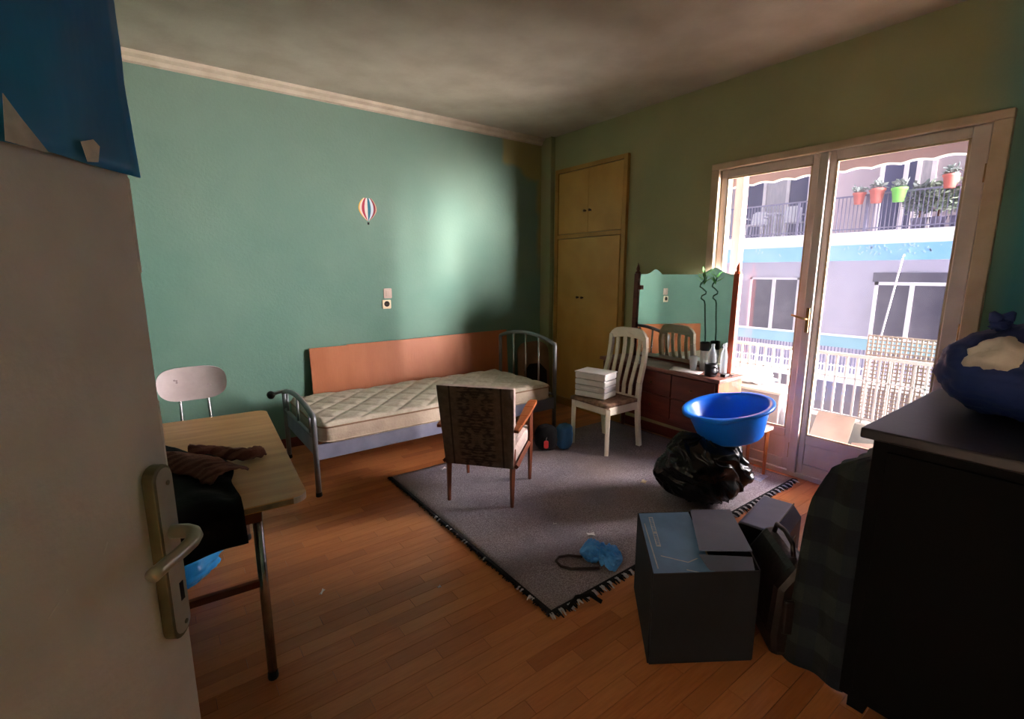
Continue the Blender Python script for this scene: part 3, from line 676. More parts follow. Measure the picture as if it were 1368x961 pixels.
# ---------------------------------------------------------------- bag beside the bed
bp = thing('backpack', 'small black bag with a red tag on the floor beside the bed', 'bag', (2.655, 3.06, .010), R(-40))
def blob(rx, ry, rz, seed, amp, fq, n1=40, n2=26, pw=.7, flat=True, fold=0):
    def f(u, v):
        a = u*2*math.pi; b = (v-.5)*math.pi
        sg = lambda c, p: math.copysign(abs(c)**p, c)
        x = sg(math.cos(b), pw)*sg(math.cos(a), pw); y = sg(math.cos(b), pw)*sg(math.sin(a), pw); z = sg(math.sin(b), pw)
        d = Vector((x, y, z)); k = 1 + amp*noise.fractal(d*fq + Vector((seed, seed*2, 0)), 1, 2, 4)
        if fold: k += fold*(abs(noise.noise(d*fq*1.7 + Vector((0, seed, 9))))*2 - .6) + fold*.6*(abs(noise.noise(d*fq*4.1 + Vector((seed, 0, 5))))*2 - .5)
        q = Vector((x*rx*k, y*ry*k, z*rz*k + rz))
        if flat and q.z < 0.03*rz: q.z = max(0.0, q.z)*.2
        return q
    return f
MB().grid(blob(.10,.07,.115,1,.08,2), 32, 24).build('body', M['black_cloth'], bp, True)
MB().prism(rrect(.04,.07,.015), lambda u, v, t: Vector((.0+u, -.075-t, .075+v)), 0, .008).build('red_tag', M['red'], bp, bevel=.002)
MB().tube([(0,-.075,.11),(0,-.08,.125),(.006,-.078,.14)], .004, 6).build('tag_clip', M['chrome'], bp)
bo = MB().grid(blob(.075,.06,.115,4,.10,2), 28, 20).build('blue_pouch', M['teal_bag'], None, True); bo.location = (2.80, 2.985, .010)
tag(bo, 'dark blue pouch standing right of the black bag', 'pouch')

# ---------------------------------------------------------------- stool, tub, refuse bag
stl = thing('stool', 'low wooden stool with pale top under the blue tub', 'stool', (0,0,0))
MB().box(3.22, 3.69, 1.62, 2.0-.19, .375, .40).build('seat', mat('pale_stool_top', (206,190,172), (186,168,150), 8, .6), stl, bevel=.004)
for x, y in ((3.66,1.65),(3.66,1.785),(3.25,1.65),(3.25,1.785)): MB().tube([(x, y, .010), (x, y, .376)], [.013,.018], 4).build('leg', M['chair_wood'], stl, bevel=.002)
tz = Matrix.Rotation(R(-36),4,'Z') @ Matrix.Rotation(R(-11),4,'Y')
def lip(r, z, a):
    g = math.exp(-((math.sin(a-R(60))*1.0)/.22)**2)
    return (r + (.012*g if r > .27 else 0), z - (.010*g if r > .27 else 0))
tub = MB().lathe([(.0,0),(.195,0),(.205,.012),(.255,.185),(.262,.205),(.288,.208),(.292,.200),(.292,.216),(.286,.221),(.258,.219),(.248,.195),(.198,.022),(.0,.016)], n=72, mat=tz, fn=lip).build('wash_tub', M['tub'], None, True)
tub.location = (3.075, 1.625, .455); tag(tub, 'large bright blue plastic wash tub tilted over the black refuse bag', 'tub')
def polybag(u, v):
    a = u*2*math.pi; b = (v-.5)*math.pi; sg = lambda c, p_: math.copysign(abs(c)**p_, c)
    x = sg(math.cos(b), .8)*math.cos(a); y = sg(math.cos(b), .8)*math.sin(a); z = sg(math.sin(b), .85); d = Vector((x, y, z))
    k = 1 + .17*noise.noise(d*1.5 + Vector((11,3,0))) + .07*noise.noise(d*3.2 + Vector((2,7,4)))
    lean_ = a + .9*z + .5*noise.noise(d*2 + Vector((5,5,5)))
    q1 = noise.noise(Vector((math.cos(lean_)*3.4, math.sin(lean_)*3.4, z*1.1 + 3)))
    q2 = noise.noise(Vector((math.cos(lean_*1.0)*7.5, math.sin(lean_)*7.5, z*2.2 + 8)))
    k += .075*(1-abs(q1)*2.4) + .035*(1-abs(q2)*2.6) - .06
    w = Vector((x*.295*k, y*.235*k, z*.225*k + .225))
    if w.z < .012: w.z = max(0.0, w.z)*.3
    return w
gb = MB().grid(polybag, 200, 90).build('refuse_bag', M['bin'], None, True)
gb.location = (2.90, 1.71, .010); gb.rotation_euler = (0,0,R(-35)); tag(gb, 'shiny crumpled black refuse bag on the rug', 'refuse bag')
nk = MB()
lf_ = MB().slab(lambda u, v: (3.50+u*.16, 1.40+.02+v*.12+u*.02, .0135+.003*math.sin(u*5)), (0,0,-.002), 6, 6).build('leaflet', M['pale_paper'], None); tag(lf_, 'folded printed leaflet on the rug by the stool leg', 'leaflet')
lf_.location = (0, .17, 0)

# litter on rug and floor
def scrap(x, y, z, w, h, a, matl, label, nm='paper_scrap'):
    o = MB().slab(lambda u, v: ((u-.5)*w, (v-.5)*h, .006+.004*math.sin(u*4+v*3)), (0,0,-.004), 5, 5).build(nm, matl); o.location = (x, y, z); o.rotation_euler = (0,0,a); tag(o, label, 'scrap')
scrap(2.80, 2.11, .012, .055, .035, .4, mat('beige_scrap', (206,186,150), (190,168,130), 9, .8), 'beige crumb of card on the rug near the dining chair')
scrap(1.95, 1.83, .012, .045, .03, -.5, M['paper'], 'small square white scrap on the rug near the blue bag')
scrap(1.86, 2.05, .012, .014, .02, 1., M['paper'], 'tiny white fleck on the rug above the square scrap')
scrap(.52, 2.26, .001, .04, .012, .9, M['paper'], 'white sliver on the parquet beside the table leg')
scrap(1.00, 1.95, .001, .018, .012, .2, M['paper'], 'pale crumb on the parquet near the rug edge')
scrap(1.72, 3.22, .012, .05, .02, .3, M['paper'], 'white scrap behind the left leg of the armchair')

# blue plastic bag with cable near the box
def twist(u, v):
    a = u*2*math.pi; t = v; r = .006 + .046*math.sin(math.pi*min(1, t*1.7))**.7*(t < .59) + (.052*math.sin(math.pi*(t-.45)/.55)**.7 if t > .47 else 0)
    r = max(.004, r); n_ = 1 + .35*noise.noise(Vector((math.cos(a)*2.2, math.sin(a)*2.2, t*3))) + .28*(abs(noise.noise(Vector((math.cos(a)*4, math.sin(a)*4, t*9+4))))*2-.5)
    x = (t-.5)*.23; y = math.cos(a)*r*n_*1.1 + .02*math.sin(t*5); z = max(0, .042 + math.sin(a)*r*n_*.95)
    return (x, y, z)
bl = MB().grid(twist, 60, 60).build('plastic_bag', M['blue_poly'], None, True)
bl.location = (1.80, 1.61, .012); bl.rotation_euler = (0,0,R(-52)); tag(bl, 'crumpled light blue plastic bag at the rug edge', 'plastic bag')
cbv = MB().tube([(1.74,1.69,.020),(1.69,1.75,.017),(1.64,1.77,.017),(1.60,1.75,.017),(1.59,1.70,.017),(1.62,1.65,.017),(1.69,1.60,.018),(1.74,1.565,.02)], .007, 8).build('cable', M['cable'], None, True); tag(cbv, 'dark brown cable loop beside the blue plastic bag', 'cable')
rl = MB().tube([(1.40,1.44,.012),(1.46,1.45,.04),(1.53,1.43,.035),(1.56,1.38,.012)], .010, 8).build('strap', M['black_cloth'], None, True); tag(rl, 'black strap lying at the near edge of the rug', 'strap')

# ---------------------------------------------------------------- cardboard box
def quad(mb, pts, th):
    p = [Vector(q) for q in pts]; n_ = (p[1]-p[0]).cross(p[3]-p[0]).normalized()*th
    return mb.add(p+[q-n_ for q in p], [(0,1,2,3),(7,6,5,4),(0,4,5,1),(1,5,6,2),(2,6,7,3),(3,7,4,0)])
xb = thing('cardboard_box', 'worn blue printed cardboard box with open flaps in the foreground', 'box', (0,0,0))
A, B_, C_, D_ = (1.785,1.365), (2.165,1.115), (1.80,.79), (1.45,1.025)
H_ = .40
sd = MB()
for p, q in ((A,B_),(B_,C_),(C_,D_),(D_,A)): quad(sd, [(*p,0),(*q,0),(*q,H_),(*p,H_)], .006)
sd.build('box_wall', M['box_side'], xb)
v2 = lambda p, q, t: (p[0]+(q[0]-p[0])*t, p[1]+(q[1]-p[1])*t)
m1, m2 = v2(A,B_,.54), v2(D_,C_,.62)
f1 = quad(MB(), [(*A,H_),(*D_,H_-.012),(*m2,H_-.035),(*m1,H_)], .006).build('flap', M['box_blue'], xb)
n1, n2 = v2(A,B_,.56), v2(D_,C_,.50)
n2 = (n2[0]+.09, n2[1]+.09)
f2 = quad(MB(), [(*n1,H_+.010),(*n2,H_+.016),(v2(B_,C_,.78)[0], v2(B_,C_,.78)[1], H_+.02),(*B_,H_+.008)], .006).build('flap', M['box_grey'], xb)
f2['label'] = 'slate grey flap'
MB().add([], []); mb = MB(); quad(mb, [(*m2,H_-.05),(*v2(D_,C_,.98),H_-.03),(*v2(B_,C_,.80),H_-.004),(*n2,H_-.004)], .006); mb.build('flap', M['box_grey'], xb)
# printed strip of letter-like blocks and scuffs on the blue flap
def on_flap(s, t, h=.0012): 
    p = v2(v2(A, m1, s), v2(D_, m2, s), t); return Vector((p[0], p[1], H_ - .012*t*(1-s) - .035*t*s + h))
st = MB(); quad(st, [on_flap(.17,.08), on_flap(.17,.58), on_flap(.25,.58), on_flap(.25,.08)], .001)
st_ = st.build('printed_strip', M['box_white'], f1)
lt = MB()
for i in range(15):
    if i in (8,): continue
    t0 = .10+i*.031; quad(lt, [on_flap(.185,t0,.002), on_flap(.185,t0+.019,.002), on_flap(.235,t0+.019,.002), on_flap(.235,t0,.002)], .0008)
lt.build('lettering', M['box_blue'], f1)
sk = MB()
for (s, t, s2, t2) in ((.20,.72,.62,.80),(.62,.80,.80,.74),(.06,.2,.10,.9),(.55,.9,.75,.93)):
    a = on_flap(s,t,.0016); b = on_flap(s2,t2,.0016); sk.bar(a, b, .005, .001)
sk.build('scuff', M['box_white'], f1)
te = MB(); quad(te, [on_flap(.985,.35,.003), on_flap(.975,.75,.003), on_flap(1.0,.78,.003), on_flap(1.01,.35,.003)], .002); te.build('torn_edge', M['torn_yellow'], f1)

# small dark box with chamfered edge behind it
sb2 = thing('plastic_case', 'dark grey chamfered plastic case behind the cardboard box', 'case', (2.50, 1.085, 0), R(10))
MB().prism([(-.16,0),(.16,0),(.16,.24),(.10,.30),(-.10,.30),(-.16,.22)], lambda u, v, t: Vector((t, -u*.75, v)), -.20, .20).build('shell', M['grey_plastic'], sb2, bevel=.008)
MB().box(-.201,.201,-.079,-.074,.297,.302).build('ridge', M['black_plastic'], sb2)
MB().prism(rrect(.10,.10,.02), lambda u, v, t: Vector((.05+u, -.121-t, .13+v)), 0, .004).build('grille', M['black_plastic'], sb2)
MB().prism([(-.155,.005),(.155,.005),(.155,.235),(.098,.292),(-.098,.292),(-.155,.215)], lambda u, v, t: Vector((t, -u*.75, v)), -.206, -.199).build('front', M['black_plastic'], sb2)

# dark brown leather holdall in the near foreground
hd = thing('holdall', 'dark brown leather holdall between the box and the black chest', 'bag', (2.055, .805, 0), R(45))
MB().prism([(-.09,0),(.09,0),(.10,.10),(.09,.31),(.03,.41),(-.03,.415),(-.08,.35),(-.10,.10)], lambda u, v, t: Vector((t, u, v)), -.17, .17).build('body', M['leather'], hd, bevel=.03)
MB().prism([(-.06,.12),(.06,.12),(.06,.27),(-.06,.27)], lambda u, v, t: Vector((t, u, v)), -.186, -.17).build('pocket', M['leather'], hd, bevel=.008)
MB().tube([(-.10,.01,.415),(-.08,.01,.46),(0,.01,.475),(.08,.01,.46),(.10,.01,.415)], .010, 8).build('handle', M['leather'], hd, True)

# ---------------------------------------------------------------- black chest, blanket, bundle
CX0, CX1, CY0, CY1, CZ = 1.86, 2.72, -.42, .50, 1.05
ch = thing('chest', 'large black wooden chest at the right foreground', 'chest', (0,0,0))
MB().box(CX0, CX1, CY0, CY1, .05, CZ-.035).build('carcass', M['black_body'], ch, bevel=.004)
MB().box(CX0-.035, CX1+.02, CY0-.03, CY1+.03, CZ-.035, CZ).build('top', M['black_wood'], ch, bevel=.006)
MB().box(CX0-.012, CX0+.002, CY0+.04, CY1-.04, .09, CZ-.07).build('front_panel', M['black_body'], ch, bevel=.004)
for x in (CX0+.04, CX1-.04):
    for y in (CY0+.05, CY1-.05): MB().box(x-.025, x+.025, y-.025, y+.025, 0, .05).build('foot', M['black_body'], ch)
def blanket(u, v):
    # arch over a low stack against the chest: u along x, v from floor (outer) over the top to the chest side
    x = 1.94 + u*.56
    path = [(.72,.0),(.715,.25),(.69,.50),(.665,.70),(.64,.80),(.625,.846),(.60,.868),(.55,.90),(.508,.925)]
    s = v*(len(path)-1); i = min(int(s), len(path)-2); t = s-i
    y = path[i][0]*(1-t)+path[i+1][0]*t; z = path[i][1]*(1-t)+path[i+1][1]*t
    w = .018*math.sin(u*26+v*2)*(1-v) + .02*noise.noise(Vector((u*5, v*4, 2)))
    return (x - .02*(1-v), y + w, max(.006, z - .05*u*v))
bk_ = MB().grid(blanket, 40, 40)
def blank_end(u, v):
    p = Vector(blanket(0, u)); y = .502 + (p.y-.502)*(1-v); return (p.x - .012*math.sin(v*9+u*5) - .02*v*(1-v), y, p.z*(1-.0*v) - (0 if u < .5 else 0))
bk_.grid(blank_end, 40, 14)
o = bk_.build('blanket', M['plaid'], None, True, solid=.006); tag(o, 'dark plaid blanket draped down beside the black chest', 'blanket')
# tied bundle
bu = thing('clothes_bundle', 'navy blue cloth bundle with white fabric showing, on the black chest', 'bundle', (2.41, .245, CZ))
def bundle(u, v):
    q = blob(.228,.228,.155,31,.06,1.6,80,60,.9,True,.04)(u, v)
    # pull the top up to the knot
    rr = math.hypot(q.x, q.y); k = max(0, (q.z-.20)/.15)
    q.z += .03*k*math.exp(-(rr/.10)**2); return q
MB().grid(bundle, 90, 64).build('wrap', M['navy'], bu, True)
def patch(c, ru, rv, off, seed):
    def f(a, b):
        r_ = b; an = a*2*math.pi; k = 1 + .35*noise.noise(Vector((math.cos(an)*2.2, math.sin(an)*2.2, seed)))
        u = c[0] + ru*r_*k*math.cos(an); v = c[1] + rv*r_*k*math.sin(an)
        p = bundle(u % 1.0, v); ctr = Vector((0,0,.16)); d_ = (p-ctr); return p + d_.normalized()*(off*(1-r_**4) + .016*noise.noise(Vector((u*22, v*9, seed)))*(1-r_**4) - .004*r_**4)
    return f
pt = MB()
pt.grid(patch((.455,.68), .062, .15, .018, 5), 40, 12); pt.build('white_garment', M['white_fab'], bu, True)
MB().grid(patch((.60,.86), .07, .08, .022, 8), 40, 12).build('white_garment', M['white_fab'], bu, True)
kn = MB().grid(blob(.032,.028,.022,41,.25,3,30,20,.9,False,.2), 30, 20)
kn.build('knot', M['navy'], bu, True); bpy.data.objects['knot'].location = (-.05,.075,.30)
ea = MB().tube([(-.05,.075,.325),(-.06,.09,.345),(-.065,.10,.365)], [.016,.020,.008], 10).tube([(-.05,.075,.325),(-.04,.06,.347),(-.03,.05,.365)], [.016,.020,.008], 10); ea.build('knot_ears', M['navy'], bu, True)

# ---------------------------------------------------------------- table, clothes, kitchen chair, bag under table
tbz = .75
tt = thing('table', 'beech-look formica table behind the open door', 'table', (.0, 2.45, 0), R(-4))
TW0, TW1, TD0, TD1 = -.40, .43, -.655, .665
pol = [(x+(TW0+TW1)/2, y+(TD0+TD1)/2) for x, y in rrect(TW1-TW0, TD1-TD0, .05, 6)]
tp = MB().prism(pol, lambda u, v, t: Vector((u, v, t)), tbz-.026, tbz).build('tabletop', M['formica'], tt, bevel=.002)
MB().prism([(x*1.0015, y*1.0015) for x, y in pol], lambda u, v, t: Vector((u, v, t)), tbz-.022, tbz-.004).build('edge_band', mat('chipped_edge_band', (176,150,120), (110,84,66), 14, .6), tp)
MB().prism([(x*1.003, y*1.003) for x, y in pol if x > .36 and y < -.58], lambda u, v, t: Vector((u, v, t)), tbz-.024, tbz-.001).build('bare_corner', M['white_wood'], tp)
ap = MB()
for a in ((TW0+.10,TW1-.16,TD0+.05,TD0+.068),(TW0+.10,TW1-.16,TD1-.068,TD1-.05)): ap.box(a[0],a[1],a[2],a[3],tbz-.085,tbz-.026)
for x in (TW0+.09, TW1-.17): ap.box(x, x+.018, TD0+.05, TD1-.05, tbz-.085, tbz-.026)
ap.build('apron', M['leg_wood'], tt)
for x in (TW0+.10, TW1-.165):
    for y in (TD0+.075, TD1-.075):
        lg = MB().tube([(x, y, .02), (x, y, tbz-.026)], .017, 12).build('leg', M['chrome'], tt, smooth=True)
        MB().lathe([(.018,0),(.020,.006),(.018,.03)], (x, y, 0), 12).build('leg_cap', M['black_rubber'], lg)
MB().box(TW0+.10, TW1-.165, TD0+.066, TD0+.084, .40, .425).build('stretcher', M['leg_wood'], tt)
# black jacket: lies on the table and hangs over the near edge
def jacket(u, v):
    # v: 0 far on the table -> 1 hanging end
    x = -.34 + u*.515 + .03*noise.noise(Vector((u*3, v*3, 5)))
    far = 2.93 - .72*u**1.4; y0 = 1.772
    lenT = far - y0; L_ = lenT + .155*(1-.25*u); s = v*L_
    nz_ = .016*noise.noise(Vector((u*6, v*7, 1)))+.02
    if s < lenT: return (x, far - s, tbz + .016 + max(0, nz_)*min(1, (lenT-s)/.05+.4))
    h = s-lenT; return (x + .03*h + .02*math.sin(u*12)*h, y0 - .022 - .03*h + .014*math.sin(u*15+2)*min(1, h*6), tbz + .012 - h)
tag(MB().grid(jacket, 40, 60).build('jacket', M['black_cloth'], None, True, solid=.010), 'black jacket spread on the table and hanging over its edge', 'jacket')
def ribbon(pts, w, name, matl, label, cat, z0=.0):
    pts = [Vector(p) for p in pts]
    def f(u, v):
        s = v*(len(pts)-1); i = min(int(s), len(pts)-2); t = s-i; p = pts[i].lerp(pts[i+1], t); d_ = (pts[i+1]-pts[i]).normalized(); sd_ = Vector((-d_.y, d_.x, 0)).normalized() if abs(d_.z) < .9 else Vector((1,0,0))
        ww = w*(1+.25*noise.noise(Vector((v*6, 0, 3)))); q = p + sd_*(u-.5)*ww; q.z += .030*math.sin(math.pi*u) + .010*noise.noise(Vector((u*7, v*14, 6))); return q
    return tag(MB().grid(f, 14, 44).build(name, matl, None, True, solid=.008), label, cat)
ribbon([(-.30,2.48,.80),(-.15,2.40,.806),(.0,2.27,.806),(.08,2.16,.804),(.13,2.06,.80),(.165,1.99,.796)], .15, 'scarf', M['scarf'], 'brown ribbed knit scarf lying across the black jacket', 'scarf')
ribbon([(.06,2.36,.80),(.14,2.34,.785),(.20,2.30,.775),(.26,2.25,.772),(.315,2.27,.770)], .085, 'glove', M['scarf'], 'brown knitted glove on the bare tabletop by the scarf', 'glove')
# kitchen chair behind the table
kc = thing('kitchen_chair', 'pale pink kitchen chair with rounded back behind the table', 'chair', (.145, 3.22, 0), R(180))
pol = []
for i in range(40):
    a = 2*math.pi*i/40; c, s = math.cos(a), math.sin(a)
    pol.append((math.copysign(abs(c)**.5, c)*(.178 - .030*(s < 0)*abs(s)), math.copysign(abs(s)**.62, s)*.098))
def kback(a, r, t):
    i = a*len(pol); i0 = int(i) % len(pol); f_ = i-int(i); i1 = (i0+1) % len(pol)
    u = (pol[i0][0]*(1-f_)+pol[i1][0]*f_)*r; v = (pol[i0][1]*(1-f_)+pol[i1][1]*f_)*r
    return Vector((u, -.20 - .25*v + t - .05*(1-(u/.18)**2), .885+v))
kbm = MB().grid(lambda a, r: kback(a, r, .009), 41, 8).grid(lambda a, r: kback(a, r, -.009), 41, 8).grid(lambda a, r: kback(a, 1.0, -.009+.018*r), 41, 2)
kbm.build('backrest', M['pale_chair'], kc, True)
spm = MB()
for (x, z) in ((-.08,.86),(.07,.90)):
    spm.obox(Matrix.Translation((x,-.247-.25*(z-.885)+.006,z)), -.02,.02,.0,.004,-.012,.012)
for s_ in (-1, 1):
    MB().tube([(s_*.075,-.17,.43),(s_*.075,-.205,.60),(s_*.072,-.232,.80),(s_*.07,-.243,.87)], .008, 8).build('back_tube', M['chrome'], kc, True)
    MB().tube([(s_*.15,-.15,.42),(s_*.165,-.19,0)], .010, 8).build('leg', M['chrome'], kc, True)
    MB().tube([(s_*.15,.15,.42),(s_*.165,.18,0)], .010, 8).build('leg', M['chrome'], kc, True)
MB().prism([(x, y) for x, y in rrect(.36,.36,.06,6)], lambda u, v, t: Vector((u, v, t)), .42, .45).build('seat', M['pale_chair'], kc, bevel=.006)
mb = MB()
for (x, z, r_) in ((.085,.905,.016),(-.085,.86,.02)):
    for k in range(5): a = k*1.257; mb.lathe([(.006,0),(.006,.001)], n=8, mat=Matrix.Translation((x+math.cos(a)*r_*.6,-.2-.25*(z-.885)-.05*(1-(x/.18)**2)+.0092,z+math.sin(a)*r_*.6)) @ Matrix.Rotation(R(-76),4,'X'))
mb.build('flower_print', mat('faded_flower', (178,160,158), (160,142,142), 20, .6), kc)
ub = MB().grid(blob(.22,.19,.11,51,.12,1.8,50,36,.9,True,.08), 50, 36).build('carrier_bag', M['blue_sheet'], None, True); ub.location = (-.06, 2.80, 0); tag(ub, 'blue carrier bag on the floor under the table', 'carrier bag')

# ---------------------------------------------------------------- own balcony
struct(MB().box(XW+.20, 5.15, -2.5, 6, -.2, -.02).build('balcony_floor', M['terrazzo']), 'pale balcony floor outside the glass door', 'balcony floor')
RXB = 5.0
struct(MB().box(RXB-.06, RXB+.14, -2.5, 6, -.02, .22).build('balcony_kerb', M['concrete']), 'low pale concrete kerb under the white railing', 'kerb')
rl = thing('balcony_railing', 'white vertical-bar railing of the near balcony', 'railing', (0,0,0))
MB().box(RXB-.02, RXB+.02, -2.5, 6, .80, .83).build('top_rail', M['rail_white'], rl, bevel=.004)
MB().box(RXB-.012, RXB+.012, -2.5, 6, .245, .265).build('bottom_rail', M['rail_white'], rl)
MB().box(RXB-.008, RXB+.008, -2.5, 6, .60, .612).build('mid_rail', M['rail_white'], rl)
bm = MB().box(-.008,.008,-.008,.008,.22,.80).build('bar', M['rail_white'], rl); bm.location = (RXB, -.5, 0)
for k in range(1, 52):
    c = bm.copy(); COL.objects.link(c); c.parent = rl; c.location = (RXB, -.5+k*.0815, 0)
lt = thing('lattice_screen', 'pale lattice screen tied to the right of the railing', 'lattice', (0,0,0))
LY0, LY1, LX = .30, 1.50, RXB+.05
st_h, st_v = MB(), MB()
z = .25
while z < 1.0: st_h.box(LX, LX+.006, LY0, LY1, z, z+.014); z += .034
y = LY0
while y < LY1: st_v.box(LX+.006, LX+.012, y, y+.014, .24, 1.0); y += .034
stuff(st_h.build('horizontal_strip', M['lattice'], lt)); stuff(st_v.build('vertical_strip', M['lattice'], lt))
sbx = thing('balcony_bin', 'taupe storage bin on the balcony behind the left door leaf', 'storage bin', (0,0,0))
MB().box(4.50, 4.86, 1.95, 3.3, -.02, .45).build('body', M['grey_bin'], sbx, bevel=.01)
MB().box(4.48, 4.88, 1.93, 3.32, .45, .475).build('lid', M['concrete'], sbx, bevel=.006)
wbag = MB().grid(blob(.12,.22,.07,61,.2,2,50,36,.9,True,.12), 50, 36).build('white_sack', M['plastic_white'], None, True); wbag.location = (4.70, 2.33, .475); tag(wbag, 'crumpled white sack on top of the balcony bin', 'sack')
ww = thing('water_bottle', 'pale blue plastic water bottle on the balcony by the bin', 'bottle', (4.58, 1.865, -.02))
MB().lathe([(.05,0),(.055,.01),(.055,.30),(.04,.36),(.018,.40),(.018,.42)], n=18).build('body', mat('pale_blue_plastic', (150,206,240), (136,194,232), 5, .25), ww, True)
MB().lathe([(.021,.418),(.021,.44)], n=14).build('cap', M['tub'], ww)
def card(pts, label):
    o = quad(MB(), pts, .008).build('cardboard_sheet', M['cardboard']); tag(o, label, 'cardboard')
card([(4.55,1.42,-.012),(4.55,1.72,-.012),(4.88,1.76,.28),(4.88,1.46,.28)], 'pale cardboard sheet leaning on the kerb behind the glass door')
card([(4.45,1.00,.01),(4.40,1.36,.02),(4.72,1.42,.10),(4.75,1.06,.16)], 'mauve-grey cardboard flap lying on the balcony floor')
card([(4.60,.62,-.012),(4.55,1.00,-.012),(4.88,1.02,.20),(4.90,.64,.24)], 'cream cardboard sheet at the right end of the balcony')
# awning above the balcony
aw = thing('awning', 'mauve awning with a white scalloped edge above the balcony', 'awning', (0,0,0))
MB().slab(lambda u, v: (4.15+u*1.03, -2.5+v*8.5, 2.74-u*.06), (0,0,.006), 6, 10).build('fabric', M['awning'], aw)
nv_ = 170
def val(u, v):
    y = -2.5+v*8.5; zb = 2.455 + .018*abs(math.sin(y*math.pi/.21)); return (5.18, y, 2.66*(1-u)+zb*u)
MB().slab(val, (.004,0,0), 4, 420).build('valance', M['awning'], aw)
MB().slab(lambda u, v: (5.177, -2.5+v*8.5, 2.455 + .018*abs(math.sin((-2.5+v*8.5)*math.pi/.21)) - .012 + u*.016), (.010,0,0), 2, 420).build('scalloped_trim', M['awn_trim'], aw)
MB().tube([(5.18,-2.5,2.67),(5.18,6,2.67)], .022, 10).build('front_bar', M['rail_white'], aw, True)

# ---------------------------------------------------------------- building across the street
XB = 15.0; XF = 16.3; YA, YB = -3.0, 22.0
ob = thing('apartment_building', 'lilac apartment building with balconies across the street', 'building', (XF, 0, 0))
def P(mb, name, matl, parent=None, **k):
    o = mb.build(name, matl, parent or ob, **k); 
    if not parent: o.matrix_parent_inverse = Matrix.Translation((-XF, 0, 0))
    return o
P(MB().box(XF, XF+6, YA, YB, -9, 2.27), 'lower_wall', M['f_wall'])
P(MB().box(XF, XF+6, YA, YB, 2.27, 7.2), 'upper_wall', M['f_wall2'])
P(MB().box(XB, XF, YA, YB, 2.27, 2.60), 'balcony_slab', M['f_white'])
P(MB().box(XB-.03, XB+.05, YA, YB, 1.86, 2.27), 'blue_fascia', M['f_blue'])
sc_ = MB(); random.seed(5)
for k in range(46):
    y = random.uniform(3.0, 7.6) if k > 20 else random.uniform(3.5, 5.0); z = random.uniform(1.98, 2.2); l_ = random.uniform(.02,.10)
    sc_.bar((XB-.034, y, z), (XB-.034, y+random.uniform(-.06,.06), z+l_), .03, .004, (1,0,0))
stuff(P(sc_, 'worn_paint', mat('faded_paint', (172,202,234), (160,194,230), 3, .8)))
P(MB().box(XB, XF, YA, YB, -1.45, -1.15), 'balcony_slab', M['f_white'])
P(MB().box(XB-.005, XB+.01, YA, YB, 5.35, 5.65).box(XB, XF, YA, YB, 5.35, 5.65), 'balcony_slab', M['f_white'])
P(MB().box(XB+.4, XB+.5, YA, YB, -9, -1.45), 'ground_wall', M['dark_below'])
# lower balcony parapet: white rail, teal panel, bars
P(MB().box(XB-.03, XB+.03, YA, YB, -.17, -.12), 'hand_rail', M['f_white'])
P(MB().box(XB-.012, XB+.012, YA, YB, -.47, -.17), 'teal_panel', M['f_teal'])
b1 = MB(); y = 0.5
while y < 11.0: b1.box(XB-.01, XB+.01, y, y+.03, -1.15, -.47); y += .085
stuff(P(b1, 'lower_railing_bars', M['f_rail']))
P(MB().box(XB-.015, XB+.015, YA, YB, -1.0, -.96), 'bottom_rail', M['f_white'])
# upper balcony railing
b2 = MB(); y = 1.0
while y < 11.0: b2.box(XB-.008, XB+.008, y, y+.018, 2.60, 3.50); y += .09
stuff(P(b2, 'upper_railing_bars', M['f_rail']))
P(MB().box(XB-.02, XB+.02, YA, YB, 3.49, 3.53), 'hand_rail', M['f_rail'])
P(MB().box(XB-.015, XB+.015, YA, YB, 2.66, 2.69), 'bottom_rail', M['f_rail'])
for y in (3.05, 4.85, 6.5, 8.2): P(MB().box(XB-.03, XB+.03, y-.03, y+.03, 2.60, 3.52), 'rail_post', M['f_rail'])
def win(y0, y1, z0, z1, splits, fill, fw=.07, head=0):
    f = MB().box(XF-.06, XF+.02, y0, y0+fw, z0, z1).box(XF-.06, XF+.02, y1-fw, y1, z0, z1).box(XF-.06, XF+.02, y0, y1, z1-fw, z1).box(XF-.06, XF+.02, y0, y1, z0, z0+fw)
    ed = [y0+fw] + [y0+(y1-y0)*s for s in splits] + [y1-fw]
    for e in ed[1:-1]: f.box(XF-.065, XF+.02, e-.05, e+.05, z0, z1)
    o = P(f, 'window', M['f_frame'])
    for i, (a, b) in enumerate(zip(ed, ed[1:])):
        fl = fill[i % len(fill)]
        p = MB().box(XF-.025, XF-.012, a, b, z0+fw, z1-fw-head).build('pane', fl, o)
        if fl is M['f_shut']:
            sl = MB(); z = z0+fw
            while z < z1-fw-head: sl.box(XF-.032, XF-.024, a, b, z, z+.035); z += .05
            # rows of slats on each shutter, joined: too small to tell apart
            stuff(sl.build('shutter_slats', M['f_shut'], o))
    return o
win(6.80, 8.36, -.40, 1.40, (.5,), (M['f_shut'],))
wd = win(3.22, 4.84, -.9, 1.30, (.48,), (M['f_shut'],), .09)
P(MB().box(XF-.05, XF+.02, 3.18, 4.90, 1.30, 1.55), 'shutter_box', M['f_shut'])
win(9.2, 10.6, -.40, 1.40, (.5,), (M['f_shut'],))
win(-.2, 1.5, -.9, 1.40, (.5,), (M['f_shut'],))
win(6.55, 8.95, 2.60, 4.75, (.36,.66), (M['f_glass'], M['f_curtain'], M['f_glass']), .10)
win(3.85, 5.05, 2.60, 4.95, (.30,.52), (M['f_curtain'], M['f_glass'], M['f_glass']), .10)
win(.8, 2.4, 2.60, 4.95, (.5,), (M['f_glass'],), .10)
